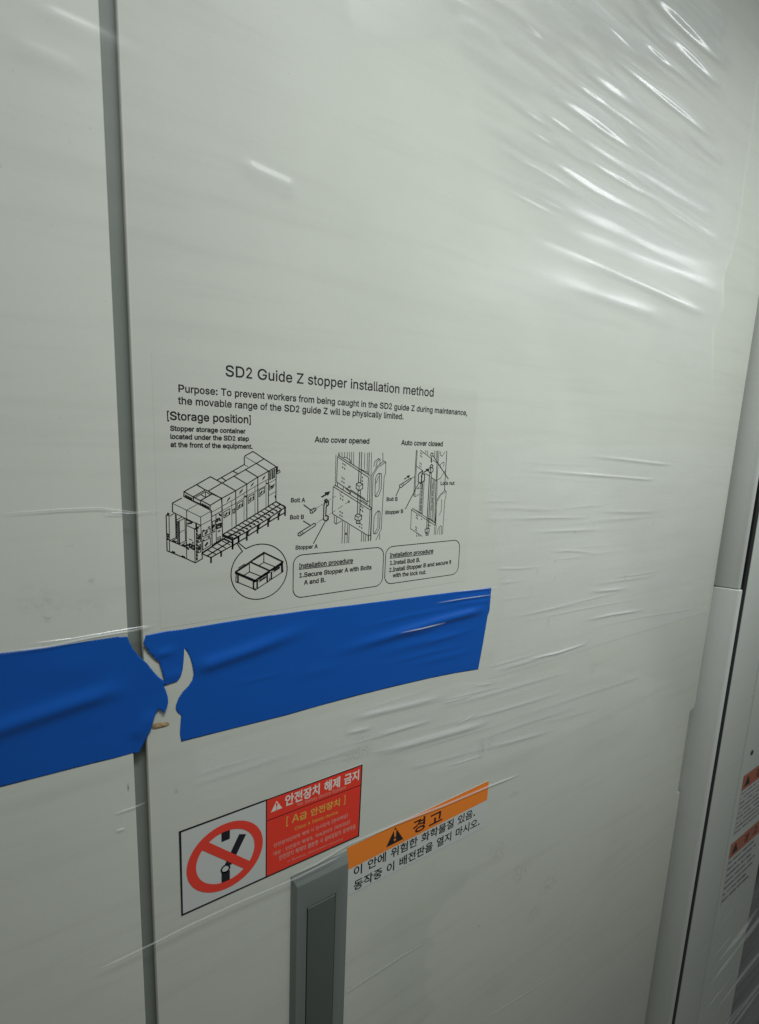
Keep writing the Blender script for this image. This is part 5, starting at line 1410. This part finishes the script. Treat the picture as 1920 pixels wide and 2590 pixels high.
rid_f = [
    RB([(330, 500), (500, 595), (600, 655), (740, 735), (880, 822), (1120, 965), (1480, 1165)], .013, (740, 735), 1.03, .45, .75),
    RB([(480, 480), (560, 530), (700, 620), (860, 712), (960, 775), (1200, 905), (1500, 1090)], .010, (850, 706), .99, .45, .7),
    RB([(520, 545), (640, 612), (780, 700)], .006, (700, 650), 1.0, .5, .5),
    RB([(500, 390), (600, 455), (730, 545), (850, 625), (960, 692), (1200, 830), (1460, 985)], .012, (860, 630), .99, .45, .7),
    RB([(620, 480), (720, 545), (830, 622)], .005, (740, 560), 1.0, .5, .5),
    RB([(560, 330), (650, 385), (790, 465), (880, 520), (960, 580), (1080, 650)], .015, (860, 510), .99, .5, .4),
    RB([(640, 260), (720, 310), (850, 400), (960, 475), (1080, 562), (1280, 700), (1440, 800)], .012, (990, 500), .99, .45, .65),
    RB([(780, 350), (880, 425), (980, 490)], .005, (890, 435), 1.0, .5, .5),
    RB([(720, 195), (800, 255), (900, 330), (980, 390), (1060, 445), (1200, 545)], .017, (975, 385), .99, .5, .55),
    RB([(820, 130), (960, 240), (1100, 350), (1250, 470), (1470, 640)], .009, (1090, 345), .99, .4, .65),
    RB([(900, 175), (1040, 270), (1180, 370), (1260, 430)], .006, (1090, 305), .96, .4, .5),
    RB([(1060, 30), (1200, 145), (1320, 240), (1440, 335)], .015, (1250, 180), .80, .4, .5),
    RB([(980, 100), (1180, 245), (1380, 395)], .009, (1180, 245), .70, .4, .5),
    RB([(1160, -80), (1250, 30), (1350, 130), (1470, 250), (1560, 330)], .018, (1290, 70), .74, .25, .6),
    RB([(1200, -70), (1290, 30), (1390, 130), (1480, 230)], .014, (1310, 50), .74, .25, .6),
    RB([(1250, -90), (1340, 30), (1420, 105), (1500, 180)], .032, (1390, 75), .50, .3, .5),
    RB([(1120, -70), (1210, 20), (1320, 130), (1450, 260)], .012, (1240, 45), .74, .25, .6),
    RB([(1280, -80), (1380, 25), (1470, 110), (1530, 170)], .014, (1420, 60), .5, .3, .5),
    RB([(1310, -60), (1420, 40), (1520, 110)], .015, (1440, 50), .6, .3, .5),
    RB([(150, -60), (260, 5), (330, 45), (460, 125), (600, 215), (760, 310)], .016, (300, 25), .99, .3, .65),
    RB([(350, -40), (480, 40), (640, 140), (800, 240)], .018, (500, 55), .72, .3, .6),
    RB([(250, 60), (330, 115), (420, 175), (520, 240)], .018, (330, 115), .70, .4, .5),
    RB([(380, 610), (470, 665), (560, 715), (700, 790), (900, 890)], .009, (580, 725), .85, .4, .6),
    RF([(300, 650), (700, 870), (1100, 1060), (1480, 1240)], .030, .0019, .4, .4),
    RF([(380, 960), (800, 1150), (1150, 1310), (1370, 1415), (1450, 1450)], .014, .0013, .5, .25),
    RF([(430, 860), (900, 1070), (1300, 1240), (1500, 1330)], .020, .0011, .5, .3),
    RF([(500, 1180), (900, 1330), (1300, 1480)], .022, .0010, .5, .4),
    RF([(200, 110), (420, 260), (700, 440)], .030, .0022, .4, .5), RF([(560, -40), (760, 100), (900, 190)], .028, .0040, .3, .5),
    RF([(700, -40), (900, 90), (1100, 230), (1250, 330)], .028, .0036, .3, .5), RF([(1000, 560), (1250, 720), (1450, 850)], .024, .0021, .4, .25),
    RF([(1000, 700), (1250, 850), (1480, 985)], .024, .0021, .4, .25), RF([(1100, 860), (1300, 975), (1500, 1090)], .020, .0012, .4, .25),
    R_([(20, 0), (130, 45), (250, 98), (330, 135), (430, 170)], .014, .0016, .3, .6), R_([(0, 105), (120, 150), (250, 205)], .014, .0016, .3, .4),
    R_([(590, 403), (650, 440), (700, 462), (758, 488)], .014, .0036, .35, .2),
]
rng = random.Random(21)
for _ in range(95):                                       # the many small folds between the big ones
    x, y = rng.uniform(420, 1520), rng.uniform(-20, 1330)
    v_ = y - .6 * x
    if v_ > 560 or (x < 700 and v_ < -300):
        continue
    sl = .72 - .00038 * v_ + rng.uniform(-.03, .03)
    L_ = rng.uniform(90, 280)
    x1_ = min(x + L_, 1530)
    x0_ = x1_ - 2 * L_
    pts_ = [(x0_ + (x1_ - x0_) * i / 4, y + sl * (x0_ + (x1_ - x0_) * i / 4 - x)) for i in range(5)]
    rid_f.append(RB(pts_, rng.uniform(.004, .011), (x, y), (rng.uniform(.40, .97) if v_ < 60 else rng.uniform(.25, .65)), .5, .45))
def poly_fade(poly, soft):
    P_ = [Vector(pl(*p)) for p in poly]

    def f(X, Z, T):
        d = np.full(X.shape, 1e9)
        ins = np.zeros(X.shape, bool)
        for a, b in zip(P_, P_[1:] + P_[:1]):
            e = b - a
            s = np.clip(((X - a.x) * e.x + (Z - a.y) * e.y) / e.length_squared, 0, 1)
            d = np.minimum(d, np.hypot(X - a.x - s * e.x, Z - a.y - s * e.y))
            c = (a.y > Z) != (b.y > Z)
            with np.errstate(divide='ignore', invalid='ignore'):
                xi = (b.x - a.x) * (Z - a.y) / ((b.y - a.y) or 1e-12) + a.x
            ins ^= c & (X < xi)
        k = np.clip(d / (soft * D), 0, 1)
        return np.where(ins, k * k * (3 - 2 * k), 0)
    return f


edge_r = curve_x([(2020, -300), (1940, -60), (1925, 100), (1903, 300), (1885, 430), (1868, 560), (1845, 650), (1827, 700), (1826, 780), (1802, 830), (1800, 1000), (1800, 1100)])
zt_ = pl(1000, -260)[1]
zt_ = ZT - .01


def fade_up(X, Z, T):
    zlo = np.where(X < pl(900, 900)[0], pl(700, 860)[1], pl(700, 860)[1])
    f = np.clip((Z - zlo) / (.20 * D), 0, 1)
    f = f * f * (3 - 2 * f)
    side = np.clip((X - pl(600, 500)[0]) / (1.0 * D), .25, 1)     # clings more on the left
    return f * side


film_grid('film_sheet', lambda z: U(-.55), edge_r, zt_, pl(700, 862)[1], 1500, 760, rid_f, M_FILM, fade_up, .0022,
          blister=lambda X, Z, T: 2.6 * poly_fade([(838, -90), (858, 40), (884, 125), (1000, 140), (1160, 110), (1240, 30), (1300, -90)], .07)(X, Z, T))

def taut(pts, w, amp, lo, hi):
    """a thin crease; amp .003 = just steep enough to mirror the added lamp"""
    q = [pl(*p) for p in pts]
    p = at(*pts[len(pts) // 2])
    v = (CAM - p).normalized() + (Vector(ADDED_LAMP) - p).normalized()
    td = (Vector(q[-1]) - Vector(q[0])).normalized()
    s = abs(Vector((v.x, v.z)).dot(Vector((-td.y, td.x))) / abs(v.y))
    w *= .42
    return (q, w * D, min(s, .9) * amp / .003 * w * D / .858, lo, hi)


# taut lower turn of the film, right of the sheet and below the tape
def R8(pts, w, amp, lo=.4, hi=.5):
    return taut(Crop(1100, 1000, .49637)(pts), w, amp, lo, hi)


def R9(pts, w, amp, lo=.4, hi=.5):
    return taut(Crop(860, 1720, .24213)(pts), w, amp, lo, hi)


rid_m = [R8([(700, 300), (950, 325), (1120, 345), (1230, 355)], .012, .0030, .5, .25), R8([(380, 375), (600, 390), (850, 408), (1140, 432)], .011, .0034, .5, .15), R8([(300, 630), (560, 622), (850, 622)], .010, .0024),
         R8([(560, 795), (700, 790), (860, 808)], .010, .0020), R8([(180, 882), (430, 880), (600, 865)], .008, .0020), R8([(740, 1150), (900, 1115), (1100, 1085)], .012, .0026),
         R8([(440, 1350), (620, 1310), (760, 1265), (820, 1220)], .010, .0030), R8([(780, 1375), (880, 1340), (1000, 1300)], .010, .0026), R8([(900, 680), (600, 690), (420, 700)], .012, .0016),
         R9([(1050, 245), (1200, 205), (1290, 180), (1370, 152)], .006, .0024, .3, .15), R9([(1190, 475), (1300, 415), (1390, 360), (1480, 300)], .006, .0022, .2, .6), R9([(1380, 60), (1560, 35), (1660, 5)], .007, .0018),
         R9([(0, 420), (700, 260), (1200, 130)], .022, .0011, .3, .4), R9([(300, 780), (800, 640), (1300, 500), (1652, 400)], .026, .0015, .3, .4), R9([(1050, 910), (1300, 840), (1540, 760)], .006, .0018, .4, .3),
         R9([(200, 620), (700, 480), (1100, 380)], .016, .0010), R9([(0, 560), (400, 470)], .016, .0012)]
rng2 = random.Random(8)
for _ in range(24):
    x, y = rng2.uniform(1215, 1650), rng2.uniform(1110, 1700)
    L_ = rng2.uniform(60, 190)
    sl_ = .06 - (y - 1150) * .00062 + rng2.uniform(-.05, .05)
    q_ = [(x - L_, y - sl_ * L_ - rng2.uniform(-5, 5)), (x, y), (x + L_, y + sl_ * L_ + rng2.uniform(-5, 5))]
    rid_m.append(taut(q_, rng2.uniform(.006, .016), rng2.uniform(.0006, .0016), .45, .45))
for _ in range(26):
    x, y = rng2.uniform(500, 1500), rng2.uniform(1730, 2010)
    L_ = rng2.uniform(70, 260)
    sl_ = -.29 + rng2.uniform(-.05, .05)
    q_ = [(x - L_, y - sl_ * L_ - rng2.uniform(-6, 6)), (x, y), (x + L_, y + sl_ * L_ + rng2.uniform(-6, 6))]
    rid_m.append(taut(q_, rng2.uniform(.006, .018), rng2.uniform(.0003, .0009), .45, .45))
zmt, zmb = pl(1300, 1085)[1], pl(1300, 2085)[1]


el = curve_x([(1212, 1080), (1212, 1300), (1255, 1480), (1250, 1560), (1225, 1700), (1225, 1720)])
film_grid('film_sheet', el, lambda z: U(2.452), pl(1230, 1085)[1], pl(1225, 1720)[1], 520, 360, rid_m, M_FILM2,
          poly_fade([(1214, 1092), (1860, 1124), (1800, 1490), (1765, 1745), (1500, 1800), (1225, 1780), (1227, 1700), (1252, 1560), (1257, 1480), (1215, 1300)], .05), .0010, small=.00012, seed=4)
"""the turn between the tape and the labels"""
zb1 = pl(1225, 1721)[1]
rl = curve_x([(470, 1885), (560, 1862), (724, 1818), (905, 1768), (1087, 1725), (1209, 1700), (1225, 1690)])


def band(name, top, bot, ridges, fpoly, soft, nx_=620, nz_=150, base=.0010, mat=None, seed=1, small=.00012, parent=film, dep0=0.0):
    """a sheet between an upper and a lower curve, both given left to right in photo pixels"""
    tp = sorted(pl(*p, dep0) for p in top)
    bp = sorted(pl(*p, dep0) for p in bot)
    xa, xb = max(tp[0][0], bp[0][0]), min(tp[-1][0], bp[-1][0])
    xs_ = np.linspace(xa, xb, nx_)
    zt2 = np.interp(xs_, [a for a, b in tp], [b for a, b in tp])
    zb2 = np.interp(xs_, [a for a, b in bp], [b for a, b in bp])
    s = np.linspace(0, 1, nz_)
    X = np.repeat(xs_[None, :], nz_, 0)
    Z = zt2[None, :] + (zb2 - zt2)[None, :] * s[:, None]
    Hh = ridge_height(X, Z, ridges)
    rg = np.random.RandomState(seed)
    for _ in range(50):
        a = math.radians(rg.uniform(2, 12))
        k = rg.uniform(120, 420)
        ph, ph2 = rg.uniform(0, 6.28, 2)
        u_ = X * math.sin(a) + Z * math.cos(a)
        w_ = X * math.cos(a) - Z * math.sin(a)
        Hh += small / 50 ** .5 * np.sin(u_ * k + ph) * np.sin(w_ * rg.uniform(8, 30) + ph2) * (120 / k)
    n = nx_ * nz_
    me = bpy.data.meshes.new(name)
    me.vertices.add(n)
    me.vertices.foreach_set('co', np.stack([X, -(dep0 + base + Hh), Z], -1).reshape(-1).astype(np.float32))
    i = np.arange(nz_ - 1)[:, None] * nx_ + np.arange(nx_ - 1)[None, :]
    F_ = np.stack([i, i + nx_, i + nx_ + 1, i + 1], -1).reshape(-1, 4).astype(np.int32)
    nf = len(F_)
    me.loops.add(nf * 4)
    me.loops.foreach_set('vertex_index', F_.reshape(-1))
    me.polygons.add(nf)
    me.polygons.foreach_set('loop_start', np.arange(0, nf * 4, 4, dtype=np.int32))
    me.polygons.foreach_set('use_smooth', np.ones(nf, dtype=bool))
    me.update(calc_edges=True)
    if fpoly is None:
        e = np.minimum(s[:, None], 1 - s[:, None]) * 2 + 0 * X
        l_ = np.linspace(0, 1, nx_)
        e = np.clip(e * 1.6, 0, 1) * np.clip(np.minimum(l_, 1 - l_) / soft, 0, 1)[None, :]
    else:
        e = poly_fade(fpoly, soft)(X, Z, None)
    set_film(me, e, Hh)
    return link_mesh(name, me, mat or M_FILM2, parent)


band('film_sheet', [(470, 1892), (560, 1868), (724, 1824), (905, 1774), (1087, 1731), (1223, 1723), (1500, 1640), (1762, 1700)],
     [(470, 2070), (600, 2015), (724, 1985), (925, 1918), (1100, 1990), (1240, 1955), (1400, 1900), (1560, 1845), (1740, 1770)], rid_m,
     [(472, 1890), (724, 1824), (905, 1774), (1087, 1731), (1223, 1705), (1500, 1680), (1700, 1720), (1560, 1840), (1240, 1940), (1100, 1970), (925, 1912), (724, 1978), (480, 2060)], .03)

# rolled and doubled film edges that cross the door as bright threads
def thread(name, pts, wid, hgt, base=.0012, mat=None, soft=.12, parent=film, dep0=0.0):
    up = [(x, y - wid / 2) for x, y in pts]
    dn = [(x, y + wid / 2) for x, y in pts]
    return band(name, up, dn, [([pl(*p, dep0) for p in pts], wid * .40 * D / 1000, hgt * D, .1, .1)], None, soft, 300, 14, base, mat or M_EDGE, 2, .00002, parent, dep0)


thread('film_edge', [(-30, 1655), (120, 1634), (240, 1609), (335, 1594), (404, 1577)], 9, .0030, soft=.25)
thread('film_edge', [(60, 1628), (180, 1614), (280, 1597), (340, 1587), (395, 1579)], 6, .0024, soft=.25)
thread('film_edge', [(-20, 1300), (150, 1288), (250, 1284), (345, 1296), (420, 1290)], 6, .0014, soft=.3)
thread('film_edge', [(255, 1297), (310, 1297), (350, 1298)], 4, .0022, soft=.3)
thread('film_edge', [(210, 2446), (300, 2405), (395, 2360), (480, 2318), (600, 2264), (740, 2206), (880, 2138)], 7, .0026, base=.0072, soft=.10)
thread('film_edge', [(700, 2229), (800, 2182), (878, 2134), (1000, 2082), (1120, 2036), (1240, 1985), (1330, 1950)], 9, .0030, soft=.12)
thread('film_edge', [(840, 2532), (930, 2472), (1010, 2420), (1090, 2372)], 9, .0016, soft=.3)
thread('film_edge', [(285, 2056), (340, 2038), (372, 2025)], 5, .0022, soft=.3)
thread('film_edge', [(292, 2098), (318, 2090)], 5, .0024, soft=.3)
thread('film_edge', [(1170, 2610), (1330, 2510), (1440, 2440)], 5, .0014, soft=.3)

# where the film has come unstuck low on the door: a cloudy area with a scalloped edge, and a taut piece on the left door
c5f = Crop(1050, 1800, .42373)
stuck = c5f([(480, 640), (420, 690), (180, 850), (135, 910), (165, 948), (330, 935), (320, 1030), (180, 1150), (100, 1260), (82, 1330), (150, 1375), (70, 1445), (66, 1510), (115, 1560), (66, 1615), (82, 1690), (135, 1740), (40, 1870), (-60, 2100), (-1200, 2100), (-1200, 640)])
M_STUCK = stuck_film_material('stretch_film_stuck_down')
crisp = poly_fade(stuck, .012)
xs0, xs1 = pl(890, 2400)[0], pl(1010, 2400)[0]
zs0, zs1 = pl(1150, 2120)[1], pl(1150, 2290)[1]
film_grid('film_sheet', lambda z: xs0, lambda z: U(1.15), zs0, ZU(-2.6), 460, 620, [], M_STUCK,
          lambda X, Z, T: crisp(X, Z, T) * np.clip((X - xs0) / (xs1 - xs0), 0, 1) * np.clip((zs0 - Z) / (zs0 - zs1), 0, 1) ** .7, .0005)
thread('film_edge', [(1096, 1525), (1170, 1513), (1250, 1502)], 5, .0022, base=.0016, soft=.3)
thread('film_edge', [(1000, 1598), (1060, 1586), (1125, 1570)], 6, .0024, base=.0046, soft=.35)
thread('film_edge', [(1140, 1497), (1260, 1484)], 4, .0016, base=.0016, soft=.3)

# film round the neighbouring cabinet
nfilm = thing('stretch_film', 'strip of creased stretch film low on the far right cabinet, with sharp bright streaks', 'plastic film', (nx(3.4), NY, 1.0))
cN = Crop(1600, 1800, .35437)


def RN(pts, w, amp, lo=.3, hi=.3):
    q = [pl(*p, NDEP) for p in cN(pts)]
    tdir = (Vector(q[-1]) - Vector(q[0])).normalized()
    m_ = cN(pts)[len(pts) // 2]
    p_ = at(*m_, NDEP)
    v_ = (CAM - p_).normalized() + (Vector(ADDED_LAMP) - p_).normalized()
    s_ = abs(Vector((v_.x, v_.z)).dot(Vector((-tdir.y, tdir.x))) / abs(v_.y))
    w *= .42
    return (q, w * D, min(s_, .75) * w * D / .858 * min(1, amp / .008), lo, hi)


rng3 = random.Random(5)
rid_n = []
for bx, by, L_, w_, am in ((700, 1640, 200, .022, .0090), (770, 1545, 150, .026, .010), (640, 1800, 260, .024, .008), (830, 1560, 170, .020, .009), (790, 2070, 260, .026, .010), (730, 2200, 240, .022, .008), (600, 1700, 190, .018, .005),
                           (560, 2050, 200, .020, .006), (700, 1960, 240, .020, .006), (860, 1760, 200, .020, .007), (650, 1470, 150, .016, .005), (740, 1290, 150, .016, .004), (880, 1480, 160, .024, .010), (620, 2260, 200, .020, .006)):
    sl_ = 1.32 + rng3.uniform(-.08, .08)
    rid_n.append(RN([(bx - L_, by + sl_ * L_), (bx - L_ * .4, by + sl_ * L_ * .4), (bx, by), (bx + L_ * .5, by - sl_ * L_ * .48), (bx + L_, by - sl_ * L_ * .95)], w_, am, .5, .5))
film_grid('film_sheet', lambda z: nx(3.16), lambda z: nx(5.0), pl(1840, 2270, NDEP)[1], .10, 420, 420, rid_n, film_material('stretch_film_creased', haze=.60, rough=.14, gain=1.6, streak_rot=45),
          lambda X, Z, T: np.clip((pl(1840, 2270, NDEP)[1] - Z) / .06, 0, 1) * np.clip(T * 12, 0, 1), .0030, nfilm, NDEP)
